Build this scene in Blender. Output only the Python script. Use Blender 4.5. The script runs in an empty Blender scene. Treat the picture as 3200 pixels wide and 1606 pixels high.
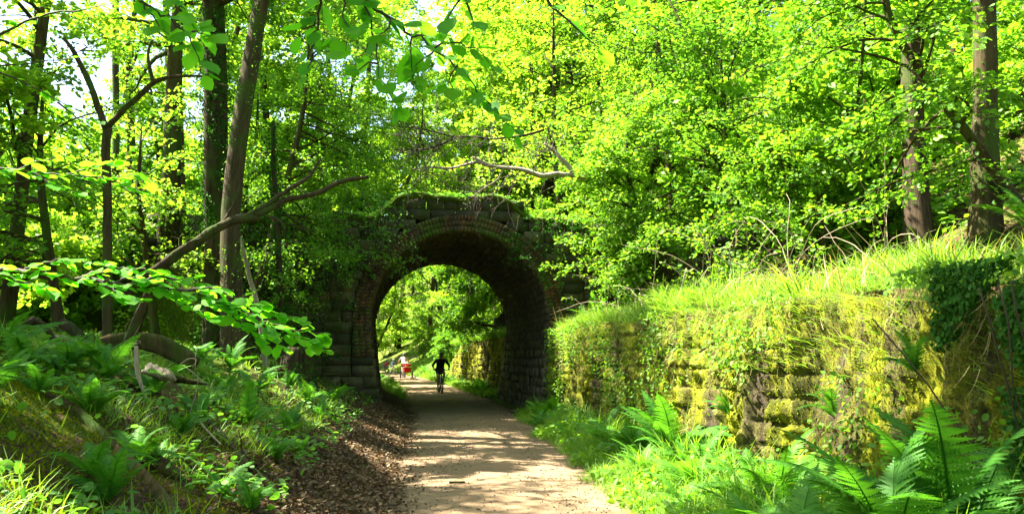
import bpy, math, random
import numpy as np
from mathutils import Vector, Matrix, Quaternion
R = math.radians
scene = bpy.context.scene
COL = scene.collection
# ------------------------------------------------------------------ camera
FPX = 2600.0; EYE = np.array([0.0, 0.0, 1.65])
PITCH = math.atan(307/FPX); YAW = math.atan(384/FPX*math.cos(PITCH))
cF = np.array([math.sin(YAW)*math.cos(PITCH), math.cos(YAW)*math.cos(PITCH), math.sin(PITCH)])
cR = np.array([math.cos(YAW), -math.sin(YAW), 0.0]); cU = np.cross(cR, cF)
cam_data = bpy.data.cameras.new('camera'); cam = bpy.data.objects.new('camera', cam_data); COL.objects.link(cam)
cam_data.sensor_width = 36; cam_data.lens = FPX/3200*36; cam_data.clip_start = 0.05; cam_data.clip_end = 1500
cam.matrix_world = Matrix(((cR[0], cU[0], -cF[0], EYE[0]), (cR[1], cU[1], -cF[1], EYE[1]), (cR[2], cU[2], -cF[2], EYE[2]), (0, 0, 0, 1)))
scene.camera = cam
# ------------------------------------------------------------------ world, sun, exposure
SUN = Vector((-0.64, 0.27, 1.0)).normalized()
world = bpy.data.worlds.new('World'); scene.world = world; world.use_nodes = True
wn = world.node_tree; bg = wn.nodes['Background']
sky = wn.nodes.new('ShaderNodeTexSky'); sky.sky_type = 'NISHITA'; sky.sun_disc = False
sky.sun_elevation = math.asin(SUN.z); sky.sun_rotation = math.atan2(SUN.x, SUN.y)
sky.air_density = 1.0; sky.dust_density = 2.5
wn.links.new(sky.outputs[0], bg.inputs[0]); bg.inputs[1].default_value = 0.068
sl = bpy.data.lights.new('sun', 'SUN'); sl.energy = 5.0; sl.angle = R(0.5); sl.color = (1.0, 0.93, 0.80)
so = bpy.data.objects.new('sun', sl); COL.objects.link(so); so.rotation_euler = SUN.to_track_quat('Z', 'Y').to_euler(); so.location = (-20, 8, 30)
scene.view_settings.view_transform = 'Standard'; scene.view_settings.look = 'None'; scene.view_settings.gamma = 1
scene.view_settings.exposure = 3.0
cy = scene.cycles
cy.max_bounces = 11; cy.diffuse_bounces = 9; cy.glossy_bounces = 1; cy.transmission_bounces = 9; cy.transparent_max_bounces = 4
cy.caustics_reflective = False; cy.caustics_refractive = False
cy.sample_clamp_indirect = 6.0

# ------------------------------------------------------------------ helpers
def ray(px, py): return cR*(px-1600)/FPX + cU*(803-py)/FPX + cF
def at(px, py, Y):
    d = ray(px, py); return EYE + d*(Y/d[1])
def atd(px, py, dist):
    d = ray(px, py); return EYE + d/np.linalg.norm(d)*dist
def smooth(t): t = np.clip(t, 0, 1); return t*t*(3-2*t)
_perm = np.random.RandomState(7).rand(256, 256)
def vn(x, y):
    xi = np.floor(x).astype(int); yi = np.floor(y).astype(int); fx = x-xi; fy = y-yi
    fx = fx*fx*(3-2*fx); fy = fy*fy*(3-2*fy)
    g = lambda a, b: _perm[a & 255, b & 255]
    return (g(xi, yi)*(1-fx)+g(xi+1, yi)*fx)*(1-fy)+(g(xi, yi+1)*(1-fx)+g(xi+1, yi+1)*fx)*fy
def fbm(x, y, o=4):
    x = np.asarray(x, float); y = np.asarray(y, float); s = 0; a = .5; t = 0
    for i in range(o):
        s = s+a*vn(x*2**i+17*i, y*2**i+31*i); t += a; a *= .5
    return s/t-.5
def nrm(v): return v/np.maximum(np.linalg.norm(v, axis=-1, keepdims=True), 1e-9)

class MB:
    def __init__(s): s.v = []; s.f = []; s.a = []; s.n = 0; s.m = []
    def add(s, v, f, a=0.5, mi=0):
        v = np.asarray(v, float).reshape(-1, 3); f = np.asarray(f, int)
        s.v.append(v); s.f.append(f+s.n); s.n += len(v)
        s.a.append(np.full(len(v), a, float) if np.isscalar(a) else np.asarray(a, float)); s.m.append(mi)
    def box(s, c, d, a=.5, mi=0, M=None):
        c = np.array(c, float); d = np.array(d, float)/2
        q = np.array([(-1,-1,-1),(1,-1,-1),(1,1,-1),(-1,1,-1),(-1,-1,1),(1,-1,1),(1,1,1),(-1,1,1)])*d
        if M is not None: q = q @ np.array(M).T
        s.add(q+c, [(0,3,2,1),(4,5,6,7),(0,1,5,4),(1,2,6,5),(2,3,7,6),(3,0,4,7)], a, mi)
    def tube(s, P, r, n=8, a=.5, cap=True, rough=0, seed=0, mi=0):
        P = np.asarray(P, float); k = len(P); r = np.full(k, r, float) if np.isscalar(r) else np.asarray(r, float)
        T = np.gradient(P, axis=0); T = nrm(T)
        up = np.array([0, 0, 1.]) if abs(T[0, 2]) < .9 else np.array([1., 0, 0])
        U = np.zeros_like(P); u = np.cross(T[0], up); u /= np.linalg.norm(u); U[0] = u
        for i in range(1, k):
            u = U[i-1]-T[i]*np.dot(U[i-1], T[i]); U[i] = u/max(np.linalg.norm(u), 1e-9)
        W = np.cross(T, U); th = np.arange(n)*2*math.pi/n
        rr = r[:, None]*np.ones((1, n))
        if rough:
            ii, jj = np.meshgrid(np.arange(k), np.arange(n), indexing='ij')
            rr = rr*(1+rough*2*(_perm[(ii*3+seed*7) & 255, (jj*5+seed*13) & 255]-.5)+rough*1.6*np.sin(jj*2*math.pi/n*3+seed+ii*.15))
        V = P[:, None]+rr[..., None]*(np.cos(th)[None, :, None]*U[:, None]+np.sin(th)[None, :, None]*W[:, None])
        i, j = np.meshgrid(np.arange(k-1), np.arange(n), indexing='ij'); j2 = (j+1) % n
        F = np.stack([i*n+j, i*n+j2, (i+1)*n+j2, (i+1)*n+j], -1).reshape(-1, 4)
        base = s.n; s.add(V, F, a, mi)
        if cap:
            for e, row in ((0, 0), (1, k-1)):
                idx = row*n+np.arange(n); idx = idx if e else idx[::-1]
                s.f.append((base+idx)[None, :]); s.m.append(mi)
    def build(s, name, mats, parent=None, smooth_=False):
        me = bpy.data.meshes.new(name)
        if not s.v: s.add([(0,0,0),(0,0,.001),(0,.001,0)], [(0,1,2)])
        v = np.concatenate(s.v); me.vertices.add(len(v)); me.vertices.foreach_set('co', v.ravel().astype(np.float32))
        loops = np.concatenate([f.ravel() for f in s.f]); sizes = np.concatenate([np.full(len(f), f.shape[1]) for f in s.f])
        me.loops.add(len(loops)); me.loops.foreach_set('vertex_index', loops.astype(np.int32))
        st = np.concatenate([[0], np.cumsum(sizes)[:-1]]); me.polygons.add(len(sizes)); me.polygons.foreach_set('loop_start', st.astype(np.int32))
        if not isinstance(mats, (list, tuple)): mats = [mats]
        for m in mats: me.materials.append(m)
        if len(mats) > 1:
            mi = np.concatenate([np.full(len(f), m) for f, m in zip(s.f, s.m)]); me.polygons.foreach_set('material_index', mi.astype(np.int32))
        if smooth_: me.polygons.foreach_set('use_smooth', np.ones(len(sizes), bool))
        me.update(calc_edges=True)
        at_ = me.attributes.new('v', 'FLOAT', 'POINT'); at_.data.foreach_set('value', np.concatenate(s.a).astype(np.float32))
        me.validate()
        o = bpy.data.objects.new(name, me); COL.objects.link(o)
        if parent is not None: o.parent = parent
        return o
def tag(o, label=None, cat=None, group=None, kind=None):
    if label: o['label'] = label
    if cat: o['category'] = cat
    if group: o['group'] = group
    if kind: o['kind'] = kind
    return o
def thing(name, label, cat, loc=(0, 0, 0), rz=0, group=None):
    o = bpy.data.objects.new(name, None); COL.objects.link(o); o.location = loc; o.rotation_euler = (0, 0, rz); o.empty_display_size = .1
    return tag(o, label, cat, group)
def copy_tree(o, parent=None):
    c = o.copy(); COL.objects.link(c); c.parent = parent
    for ch in list(o.children): copy_tree(ch, c)
    return c

# ------------------------------------------------------------------ materials
def newmat(name):
    m = bpy.data.materials.new(name); m.use_nodes = True; nt = m.node_tree; nt.nodes.clear()
    return m, nt, nt.nodes.new, nt.links.new
def ramp(nt, stops, fac):
    r = nt.nodes.new('ShaderNodeValToRGB'); e = r.color_ramp.elements
    while len(e) < len(stops): e.new(.5)
    for i, (p, c) in enumerate(stops): e[i].position = p; e[i].color = (*c, 1)
    nt.links.new(fac, r.inputs[0]); return r.outputs[0]
def leaf_mat(name, c0, c1, trans=.5, gloss=.025, tmul=1.6, rough=.6):
    m, nt, N, L = newmat(name)
    a = N('ShaderNodeAttribute'); a.attribute_name = 'v'
    oi = N('ShaderNodeObjectInfo')
    mx = N('ShaderNodeMath'); mx.operation = 'MULTIPLY_ADD'; L(oi.outputs['Random'], mx.inputs[0]); mx.inputs[1].default_value = .35; 
    m2 = N('ShaderNodeMath'); m2.operation = 'MULTIPLY'; L(a.outputs['Fac'], m2.inputs[0]); m2.inputs[1].default_value = .65; L(m2.outputs[0], mx.inputs[2])
    col = ramp(nt, [(0, c0), (1, c1)], mx.outputs[0])
    d = N('ShaderNodeBsdfDiffuse'); L(col, d.inputs[0])
    g = N('ShaderNodeVectorMath'); g.operation = 'MULTIPLY'; L(col, g.inputs[0]); g.inputs[1].default_value = (tmul*1.14, tmul, tmul*.7)
    t = N('ShaderNodeBsdfTranslucent'); L(g.outputs[0], t.inputs[0])
    mxs = N('ShaderNodeMixShader'); mxs.inputs[0].default_value = trans; L(d.outputs[0], mxs.inputs[1]); L(t.outputs[0], mxs.inputs[2])
    gl = N('ShaderNodeBsdfGlossy'); gl.inputs['Roughness'].default_value = rough; gl.inputs[0].default_value = (.9, 1, .85, 1)
    m3 = N('ShaderNodeMixShader'); m3.inputs[0].default_value = gloss; L(mxs.outputs[0], m3.inputs[1]); L(gl.outputs[0], m3.inputs[2])
    o = N('ShaderNodeOutputMaterial'); L(m3.outputs[0], o.inputs[0]); return m
def noise(nt, scale, detail=5, vec=None, rough=.6):
    n = nt.nodes.new('ShaderNodeTexNoise'); n.inputs['Scale'].default_value = scale; n.inputs['Detail'].default_value = detail; n.inputs['Roughness'].default_value = rough
    if vec is not None: nt.links.new(vec, n.inputs['Vector'])
    return n.outputs[0]
def coords(nt, scale=(1, 1, 1)):
    g = nt.nodes.new('ShaderNodeNewGeometry'); mp = nt.nodes.new('ShaderNodeMapping'); mp.inputs['Scale'].default_value = scale
    nt.links.new(g.outputs['Position'], mp.inputs['Vector']); return mp.outputs[0], g
def mixc(nt, f, a, b):
    m = nt.nodes.new('ShaderNodeMix'); m.data_type = 'RGBA'
    for i, x in ((0, f), (6, a), (7, b)):
        if isinstance(x, (tuple, float, int)):
            m.inputs[i].default_value = (*x, 1) if isinstance(x, tuple) else x
        else: nt.links.new(x, m.inputs[i])
    return m.outputs[2]
def mth(nt, op, a, b=0.0, clamp=False):
    m = nt.nodes.new('ShaderNodeMath'); m.operation = op; m.use_clamp = clamp
    for i, x in ((0, a), (1, b)):
        if isinstance(x, (int, float)): m.inputs[i].default_value = x
        else: nt.links.new(x, m.inputs[i])
    return m.outputs[0]
def finish(nt, col, rough=.85, bump=None, dist=.02, spec=.25, strength=.8, metal=0):
    p = nt.nodes.new('ShaderNodeBsdfPrincipled'); o = nt.nodes.new('ShaderNodeOutputMaterial')
    if isinstance(col, tuple): p.inputs['Base Color'].default_value = (*col, 1)
    else: nt.links.new(col, p.inputs['Base Color'])
    p.inputs['Roughness'].default_value = rough; p.inputs['Specular IOR Level'].default_value = spec; p.inputs['Metallic'].default_value = metal
    if bump is not None:
        b = nt.nodes.new('ShaderNodeBump'); b.inputs['Strength'].default_value = strength; b.inputs['Distance'].default_value = dist
        nt.links.new(bump, b.inputs['Height']); nt.links.new(b.outputs[0], p.inputs['Normal'])
    nt.links.new(p.outputs[0], o.inputs[0])
def plain(name, c, rough=.6, metal=0, spec=.4):
    m, nt, N, L = newmat(name); n = noise(nt, 60, 3)
    col = mixc(nt, mth(nt, 'MULTIPLY', n, .35), c, tuple(x*.55 for x in c)); finish(nt, col, rough, None, spec=spec, metal=metal); return m
def bark_mat(name, c0, c1, moss=0.0, sc=1.0):
    m, nt, N, L = newmat(name)
    vec, g = coords(nt, (14*sc, 14*sc, 2.2*sc)); n1 = noise(nt, 1.0, 7, vec, .65)
    v2, _ = coords(nt, (1.5, 1.5, 1.2)); n2 = noise(nt, 1.0, 4, v2)
    col = ramp(nt, [(.3, c0), (.68, c1)], n1)
    if moss:
        f = mth(nt, 'MULTIPLY', mth(nt, 'SUBTRACT', n2, .62-moss*.25, True), 5.0, True)
        col = mixc(nt, f, col, (.045, .085, .010))
    finish(nt, col, .9, n1, .03, .15, 1.0); return m
M = {}
M['wood_leaf'] = leaf_mat('woodland_leaf', (.040, .16, .008), (.19, .39, .016), .52)
M['far_leaf'] = leaf_mat('far_leaf', (.06, .20, .010), (.29, .48, .030), .55)
M['bush_leaf'] = leaf_mat('bush_leaf', (.04, .16, .010), (.20, .38, .020), .5, .02)
M['near_leaf'] = leaf_mat('beech_leaf', (.05, .25, .006), (.12, .39, .012), .65, .015, 1.8, .6)
M['ivy_leaf'] = leaf_mat('ivy_leaf', (.012, .060, .006), (.04, .13, .010), .3, .006, 1.3, .5)
M['vine_leaf'] = leaf_mat('vine_leaf', (.04, .16, .010), (.14, .34, .025), .5, .03)
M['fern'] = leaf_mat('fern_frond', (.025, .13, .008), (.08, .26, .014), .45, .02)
M['fern_light'] = leaf_mat('pale_fern_frond', (.05, .20, .010), (.11, .31, .016), .5, .02)  # paler copy of fern green, gives bright and sunlit ferns their lit tone
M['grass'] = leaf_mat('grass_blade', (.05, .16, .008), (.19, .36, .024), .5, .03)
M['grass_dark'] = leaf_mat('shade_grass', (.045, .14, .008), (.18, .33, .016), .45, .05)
M['dry'] = leaf_mat('dry_grass', (.22, .19, .06), (.40, .32, .12), .35, .03, 1.0)
M['litter'] = leaf_mat('dead_leaf', (.035, .021, .010), (.22, .14, .07), .12, .02, 1.0)
M['moss_tuft'] = leaf_mat('moss_tuft', (.05, .11, .006), (.26, .28, .012), .3, .0, 1.0)
M['bark_dark'] = bark_mat('dark_bark', (.012, .009, .006), (.075, .052, .03), .5)
M['bark_brown'] = bark_mat('brown_bark', (.018, .015, .006), (.080, .060, .024), .5)
M['bark_pale'] = bark_mat('pale_bark', (.13, .10, .07), (.42, .36, .28), .1, .6)
M['bark_grey'] = bark_mat('grey_bark', (.022, .017, .009), (.090, .066, .034), .5)
M['log'] = bark_mat('mossy_log', (.022, .014, .007), (.13, .085, .035), .75)
M['deadwood'] = bark_mat('bleached_deadwood', (.15, .11, .07), (.55, .46, .33), .25, 1.4)
M['twig'] = plain('twig', (.06, .04, .022), .8)
M['twig_pale'] = plain('pale_twig', (.30, .24, .15), .8)

def ground_mat():
    m, nt, N, L = newmat('woodland_soil'); vec, g = coords(nt, (1, 1, 1))
    n1 = noise(nt, 28, 8, vec, .75); n2 = noise(nt, 1.1, 4, vec); n3 = noise(nt, 5, 5, vec)
    c = ramp(nt, [(.32, (.018, .011, .006)), (.5, (.075, .043, .022)), (.68, (.24, .15, .08))], n1)
    a = N('ShaderNodeAttribute'); a.attribute_name = 'v'
    mf = mth(nt, 'ADD', mth(nt, 'ADD', a.outputs['Fac'], mth(nt, 'MULTIPLY', mth(nt, 'SUBTRACT', n2, .5), 2.2)), mth(nt, 'MULTIPLY', mth(nt, 'SUBTRACT', n3, .5), 1.6))
    mf = mth(nt, 'MULTIPLY', mth(nt, 'SUBTRACT', mf, .35), 2.4, True)
    moss = ramp(nt, [(.3, (.025, .055, .006)), (.7, (.12, .17, .010))], n1)
    finish(nt, mixc(nt, mf, c, moss), .95, n1, .05, .1, 1.0); return m
def path_mat():
    m, nt, N, L = newmat('earth_path'); vec, g = coords(nt, (1, 1, 1))
    n1 = noise(nt, 70, 8, vec, .8); n2 = noise(nt, 1.4, 5, vec); n3 = noise(nt, 9, 6, vec, .7)
    c = ramp(nt, [(.3, (.15, .098, .052)), (.55, (.225, .155, .088)), (.75, (.31, .23, .145))], mth(nt, 'ADD', mth(nt, 'MULTIPLY', n1, .5), mth(nt, 'MULTIPLY', n2, .5)))
    a = N('ShaderNodeAttribute'); a.attribute_name = 'v'   # 1 in the middle of the track, 0 at its edges
    e = mth(nt, 'SUBTRACT', a.outputs['Fac'], mth(nt, 'MULTIPLY', n3, .9)); e = mth(nt, 'MULTIPLY', mth(nt, 'ADD', e, .42), 2.6, True)
    dirt = ramp(nt, [(.35, (.045, .03, .018)), (.65, (.14, .095, .055))], n1)
    sp = N('ShaderNodeTexVoronoi'); sp.inputs['Scale'].default_value = 22; L(vec, sp.inputs['Vector'])
    peb = mth(nt, 'LESS_THAN', sp.outputs['Distance'], .16)
    col = mixc(nt, e, dirt, c); col = mixc(nt, mth(nt, 'MULTIPLY', peb, .55), col, (.10, .085, .065))
    finish(nt, col, .93, mth(nt, 'ADD', n1, mth(nt, 'MULTIPLY', n3, 1.5)), .015, .15, .8); return m
def stone_mat(name, cs, moss=.3, mosscol=(.07, .11, .015), wet=0):
    m, nt, N, L = newmat(name); vec, g = coords(nt, (1, 1, 1))
    a = N('ShaderNodeAttribute'); a.attribute_name = 'v'
    n1 = noise(nt, 22, 8, vec, .7); n2 = noise(nt, 1.3, 5, vec); n3 = noise(nt, 4.5, 6, vec, .7)
    col = ramp(nt, [(i/(len(cs)-1), c) for i, c in enumerate(cs)], a.outputs['Fac'])
    col = mixc(nt, mth(nt, 'MULTIPLY', mth(nt, 'SUBTRACT', n1, .42, True), 3.2, True), col, tuple(x*1.9 for x in cs[1]))
    col = mixc(nt, mth(nt, 'MULTIPLY', mth(nt, 'SUBTRACT', n3, .5, True), 5, True), col, tuple(x*.35 for x in cs[0]))
    f = mth(nt, 'MULTIPLY', mth(nt, 'SUBTRACT', mth(nt, 'ADD', n2, mth(nt, 'MULTIPLY', n3, .5)), 1.0-moss), 4, True)
    col = mixc(nt, f, col, mosscol)
    finish(nt, col, .9, mth(nt, 'ADD', n1, n3), .04, .2, .9); return m
def wall_mat():
    m, nt, N, L = newmat('mossy_wall_stone'); vec, g = coords(nt, (1, 1, 1)); vs, _ = coords(nt, (2.4, 2.4, .45))
    a = N('ShaderNodeAttribute'); a.attribute_name = 'v'
    n1 = noise(nt, 45, 8, vec, .8); n2 = noise(nt, 1.0, 5, vs, .6); n3 = noise(nt, 6, 6, vec, .7)
    stone = ramp(nt, [(.3, (.03, .024, .014)), (.6, (.11, .085, .05)), (.8, (.26, .21, .15))], n3)
    moss = ramp(nt, [(.3, (.07, .10, .008)), (.5, (.22, .24, .012)), (.72, (.42, .38, .03))], n1)
    f = mth(nt, 'MULTIPLY', mth(nt, 'SUBTRACT', mth(nt, 'ADD', n2, mth(nt, 'MULTIPLY', n1, .35)), .55), 6, True)
    f = mth(nt, 'MULTIPLY', f, mth(nt, 'ADD', a.outputs['Fac'], .55, True))
    vd, _ = coords(nt, (4.5, 4.5, .55)); n4 = noise(nt, 1.0, 5, vd, .65); dk_ = mth(nt, 'MULTIPLY', mth(nt, 'SUBTRACT', n4, .50, True), 9, True)
    finish(nt, mixc(nt, mth(nt, 'MULTIPLY', dk_, .75), mixc(nt, f, stone, moss), (.024, .034, .008)), .95, mth(nt, 'ADD', n1, n3), .05, .1, 1.0); return m
M['gravel'] = stone_mat('grit', [(.07, .055, .04), (.2, .15, .1), (.33, .27, .2)], -2); M['soil'] = ground_mat(); M['path'] = path_mat(); M['mosswall'] = wall_mat()
M['stone'] = stone_mat('facade_stone', [(.12, .105, .055), (.04, .038, .024), (.09, .08, .045), (.18, .15, .08)], .24, (.035, .06, .01))
M['brick'] = stone_mat('arch_brick', [(.030, .028, .024), (.085, .045, .024), (.10, .08, .045), (.035, .032, .028), (.15, .055, .03), (.12, .10, .06)], .3)
M['vault'] = stone_mat('vault_stone', [(.06, .05, .035), (.11, .09, .06), (.045, .04, .03)], .1)

# ------------------------------------------------------------------ terrain
WX = 4.45; YN, YB = 23.0, 31.6
def PC(y): return np.interp(y, [0, 8.6, 23, 35, 47, 58, 78, 100, 130, 200], [1.2, 1.35, 2.1, 2.15, 1.8, 1.2, -.4, -4, -12, -40])
def HW(y): return np.interp(y, [0, 8.6, 23, 60, 200], [1.02, 1.06, 1.35, 1.25, 1.2])
def H(x, y, rough=True):
    x = np.asarray(x, float); y = np.asarray(y, float); x, y = np.broadcast_arrays(x, y)
    c = PC(y); h = HW(y); dl = (c-h)-x; dr = x-(c+h)
    n = fbm(x*.5+5, y*.5, 4)*.5+fbm(x*2.1, y*2.1+9, 3)*.18
    zl = np.interp(dl, [0, .3, 1.5, 3.3, 5.5, 10, 60], [0, .02, .52, 1.42, 1.85, 1.95, .2])+n*np.clip(dl*.7-.1, 0, 1)
    wallz = np.where(x < WX+.55, .02+np.clip(dr, 0, 3)*.04, np.interp(x, [4.5, 6, 8.7, 30, 70], [2.3, 2.5, 3.1, 14, 26])-.2*np.clip((9-y)/5, 0, 1)*(x < 7)+n*.5*np.clip((x-5.5), 0, 1.5))
    nat = np.interp(dr, [0, .5, 1.5, 6, 40], [0, .1, .7, 2.6, 17])+n*np.clip(dr, 0, 1)
    zr = wallz+(nat-wallz)*smooth((y-58)/7)
    z = np.where(dl > 0, zl, np.where(dr > 0, zr, 0))
    z = z+smooth((y-95)/70)*12*np.clip(np.abs(x-c)/8-.3, 0, 1)
    out = np.maximum(YN+.3-y, y-(YB-.3)); 
    topL = np.interp(x, [-13, -4], [1.9, 5.15]); topR = 5.15
    band = out <= 0
    sl = 1.3*np.maximum(out, 0)
    emb = np.where(x < -4.3, topL-sl, np.where(x > 11, topR-sl, np.where(band & ((x < -1.3) | (x > 5.0)), 5.15, -9)))
    return np.maximum(z, np.where(emb > -5, emb+n*.4, emb))
xs = np.unique(np.round(np.concatenate([np.linspace(-110, -30, 17), np.arange(-30, -9, .8), np.arange(-9, 4.4, .11), [4.45, 4.6, 4.8, 4.98, 5.03, 5.1], np.arange(5.2, 14, .16), np.arange(14, 32, .8), np.linspace(32, 110, 16)]), 3))
ys = np.unique(np.round(np.concatenate([np.linspace(-40, 0, 12), np.arange(0, 22.6, .12), [22.9, 23.2, 23.28, 23.34], np.arange(23.6, 31.2, .4), [31.28, 31.32, 31.6], np.arange(32, 60, .3), np.arange(60, 110, 1.5), np.linspace(112, 260, 22)]), 3))
X, Y = np.meshgrid(xs, ys, indexing='ij'); Z = H(X, Y)
dlg = (PC(Y)-HW(Y))-X
mossy = np.where(dlg > 0, np.clip((dlg-1.5)/2.0, 0, 1)*.85+.15*(fbm(X*.4, Y*.4)*4), .75)-.25*(X > 8)
g = MB(); nx, ny = len(xs), len(ys); i, j = np.meshgrid(np.arange(nx-1), np.arange(ny-1), indexing='ij')
g.add(np.stack([X, Y, Z], -1), np.stack([i*ny+j, (i+1)*ny+j, (i+1)*ny+j+1, i*ny+j+1], -1).reshape(-1, 4), np.clip(mossy, 0, 1).ravel())
tag(g.build('ground', M['soil'], None, True), kind='structure')
p = MB(); py = np.concatenate([np.arange(-6, 60, .2), np.arange(60, 150, 1.5)]); u = np.linspace(-1, 1, 31)
PYg, Ug = np.meshgrid(py, u, indexing='ij'); hw = HW(PYg)+.22+fbm(PYg*.9+np.sign(Ug)*9, Ug*0+3, 3)*.5
PX = PC(PYg)+Ug*hw; PZ = .012+.03*(1-Ug**2)-.014*(np.exp(-((Ug-.38)/.1)**2)+np.exp(-((Ug+.3)/.1)**2))+fbm(PX*1.3, PYg*1.3, 3)*.02+np.where(PYg > 95, .1, 0); PZ = np.maximum(PZ, H(PX, PYg)+.004)
i, j = np.meshgrid(np.arange(len(py)-1), np.arange(len(u)-1), indexing='ij'); nu = len(u)
p.add(np.stack([PX, PYg, PZ], -1), np.stack([i*nu+j, i*nu+j+1, (i+1)*nu+j+1, (i+1)*nu+j], -1).reshape(-1, 4), (1-np.abs(Ug)**3).ravel())
tag(p.build('path', M['path'], None, True), kind='structure')

# ------------------------------------------------------------------ the bridge
XC, ZC, RA = 1.95, 2.6, 2.48
def arch_x(z, side, t=0):
    z = max(z, 0)
    if z >= ZC+RA+t: return XC
    if z > ZC: return XC+side*math.sqrt(max((RA+t)**2-(z-ZC)**2, 0))
    return XC+side*(RA+t-.36*((ZC-z)/ZC)**1.4)
bridge = thing('stone_bridge', 'old stone railway bridge with round brick arch spanning the path, grass and ivy on top', 'bridge', (XC, YN, 0))
def off(mb):
    mb.v = [v-np.array([XC, YN, 0]) for v in mb.v]; return mb
rng = random.Random(3)
def facade(yf, sgn, xl, xr, seed):
    rg = random.Random(seed); mb = MB(); z = -.1
    while z < 6.0:
        h = rg.uniform(.24, .33) if z < 5.3 else .30
        zm = z+h/2
        def top(x):
            return 6.0-.62*smooth((abs(x-1.75)-1.35)/1.0)+.05*math.sin(x*3.1)
        spans = [(xl, arch_x(zm, -1, .47)), (arch_x(zm, 1, .47), xr)] if zm < ZC+RA+.42 else [(xl, xr)]
        if zm < 2.1: spans = [(xl, arch_x(zm, -1, .0)), (arch_x(zm, 1, .0), xr)]
        for a, b in spans:
            x = a
            while x < b-.02:
                w = rg.uniform(.38, .85)
                if b-(x+w) < .25: w = b-x
                if zm < top(x+w/2)+.02:
                    o = rg.uniform(0, .016); d = .34
                    mb.box((x+w/2, yf+sgn*(d/2-o), zm), (w-.032, d, h-.010), rg.random())
                x += w
        z += h
    return mb
off(facade(YN, 1, -7.0, 12.0, 11)).build('spandrel_wall', M['stone'], bridge)
off(facade(YB, -1, -7.0, 12.0, 12)).build('rear_spandrel_wall', M['stone'], bridge)
ring = MB()
for k in range(3):
    r0 = RA+.005+k*.158; n = int(math.pi*1.22*r0/.098)
    for q in range(n):
        a0 = -R(20)+(q+(.5 if k % 2 else 0))*R(220)/n; r1 = r0+.148; rr = r0+.0
        wq = R(220)/n*.9; o = rng.uniform(0, .02)
        def pt(a, rad):
            if a < 0 or a > math.pi:
                s = 1 if a < math.pi/2 else -1; zz = ZC-(abs(a) if a < 0 else a-math.pi)*rad
                return (arch_x(zz, s, rad-RA), zz)
            return (XC+rad*math.cos(a), ZC+rad*math.sin(a))
        c = [pt(a0, rr), pt(a0+wq, rr), pt(a0+wq, r1), pt(a0, r1)]
        yf, yb = YN-.045-o, YN+.34
        ring.add([(x, yf, z) for x, z in c]+[(x, yb, z) for x, z in c], [(0,3,2,1),(4,5,6,7),(0,1,5,4),(1,2,6,5),(2,3,7,6),(3,0,4,7)], rng.random())
off(ring).build('arch_ring', M['brick'], bridge)
# the vault: coursed blocks following the profile
prof = []
for s in (-1,):
    for z in np.arange(-.05, ZC, .27): prof.append((arch_x(z, -1), z, -1, 0))
na = 40
for k in range(na+1):
    a = math.pi-k*math.pi/na; prof.append((XC+RA*math.cos(a), ZC+RA*math.sin(a), math.cos(a), math.sin(a)))
for z in np.arange(-.05, ZC, .27)[::-1]: prof.append((arch_x(z, 1), z, 1, 0))
va = MB()
for k in range(len(prof)-1):
    x0, z0, nx0, nz0 = prof[k]; x1, z1, nx1, nz1 = prof[k+1]
    y = YN+.02
    if math.hypot(x1-x0, z1-z0) < .04: continue
    while y < YB-.01:
        w = rng.uniform(.35, .7) if y > YN+.1 else rng.uniform(.2, .6)
        if YB-(y+w) < .2: w = YB-y
        o = rng.uniform(-.005, .022) if z0 > ZC else rng.uniform(-.01, .04); t = .4
        q = .012
        ax, az = x0+(x1-x0)*.03, z0+(z1-z0)*.03; bx, bz = x0+(x1-x0)*.97, z0+(z1-z0)*.97
        c = [(ax-nx0*o, az-nz0*o), (bx-nx1*o, bz-nz1*o), (bx+nx1*t, bz+nz1*t), (ax+nx0*t, az+nz0*t)]
        va.add([(a, y+.006, b) for a, b in c]+[(a, y+w-.006, b) for a, b in c], [(0,3,2,1),(4,5,6,7),(0,1,5,4),(1,2,6,5),(2,3,7,6),(3,0,4,7)], rng.random())
        y += w
off(va).build('vault', M['vault'], bridge)
dk = MB(); dx = np.linspace(-2.0, 6.0, 40); dy = np.linspace(YN+.33, YB-.33, 12)
for a in range(len(dx)-1):
    pass
DX, DY = np.meshgrid(dx, dy, indexing='ij'); DZ = 5.45+fbm(DX, DY)*.25+.25*np.exp(-((DX-1.8)/1.6)**2)
i, j = np.meshgrid(np.arange(len(dx)-1), np.arange(len(dy)-1), indexing='ij'); nn = len(dy)
dk.add(np.stack([DX, DY, DZ], -1), np.stack([i*nn+j, (i+1)*nn+j, (i+1)*nn+j+1, i*nn+j+1], -1).reshape(-1, 4), .9)
dk.box((2.0, (YN+YB)/2, 5.22), (8.0, YB-YN-.7, .1))
off(dk).build('deck', M['soil'], bridge)

cp = MB(); cx = np.linspace(-1.6, 5.4, 141); ca = np.linspace(0, 2*math.pi, 15)[:-1]; CX, CA = np.meshgrid(cx, ca, indexing='ij')
ct = 6.02-.62*smooth((np.abs(CX-1.75)-1.35)/1.0)+.05*np.sin(CX*3.1)+fbm(CX*2.5, CX*0+5, 3)*.12; rr_ = 1+fbm(CX*3+7, CA*1.2, 3)*.7
CY = YN+.16-.25*np.cos(CA)*rr_; CZ = ct+.01+.11*np.sin(CA)*rr_
i, j = np.meshgrid(np.arange(140), np.arange(14), indexing='ij'); j2 = (j+1) % 14
cp.add(np.stack([CX, CY, CZ], -1), np.stack([i*14+j, i*14+j2, (i+1)*14+j2, (i+1)*14+j], -1).reshape(-1, 4), .95)
off(cp).build('mossy_coping', M['soil'], bridge, True)

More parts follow.
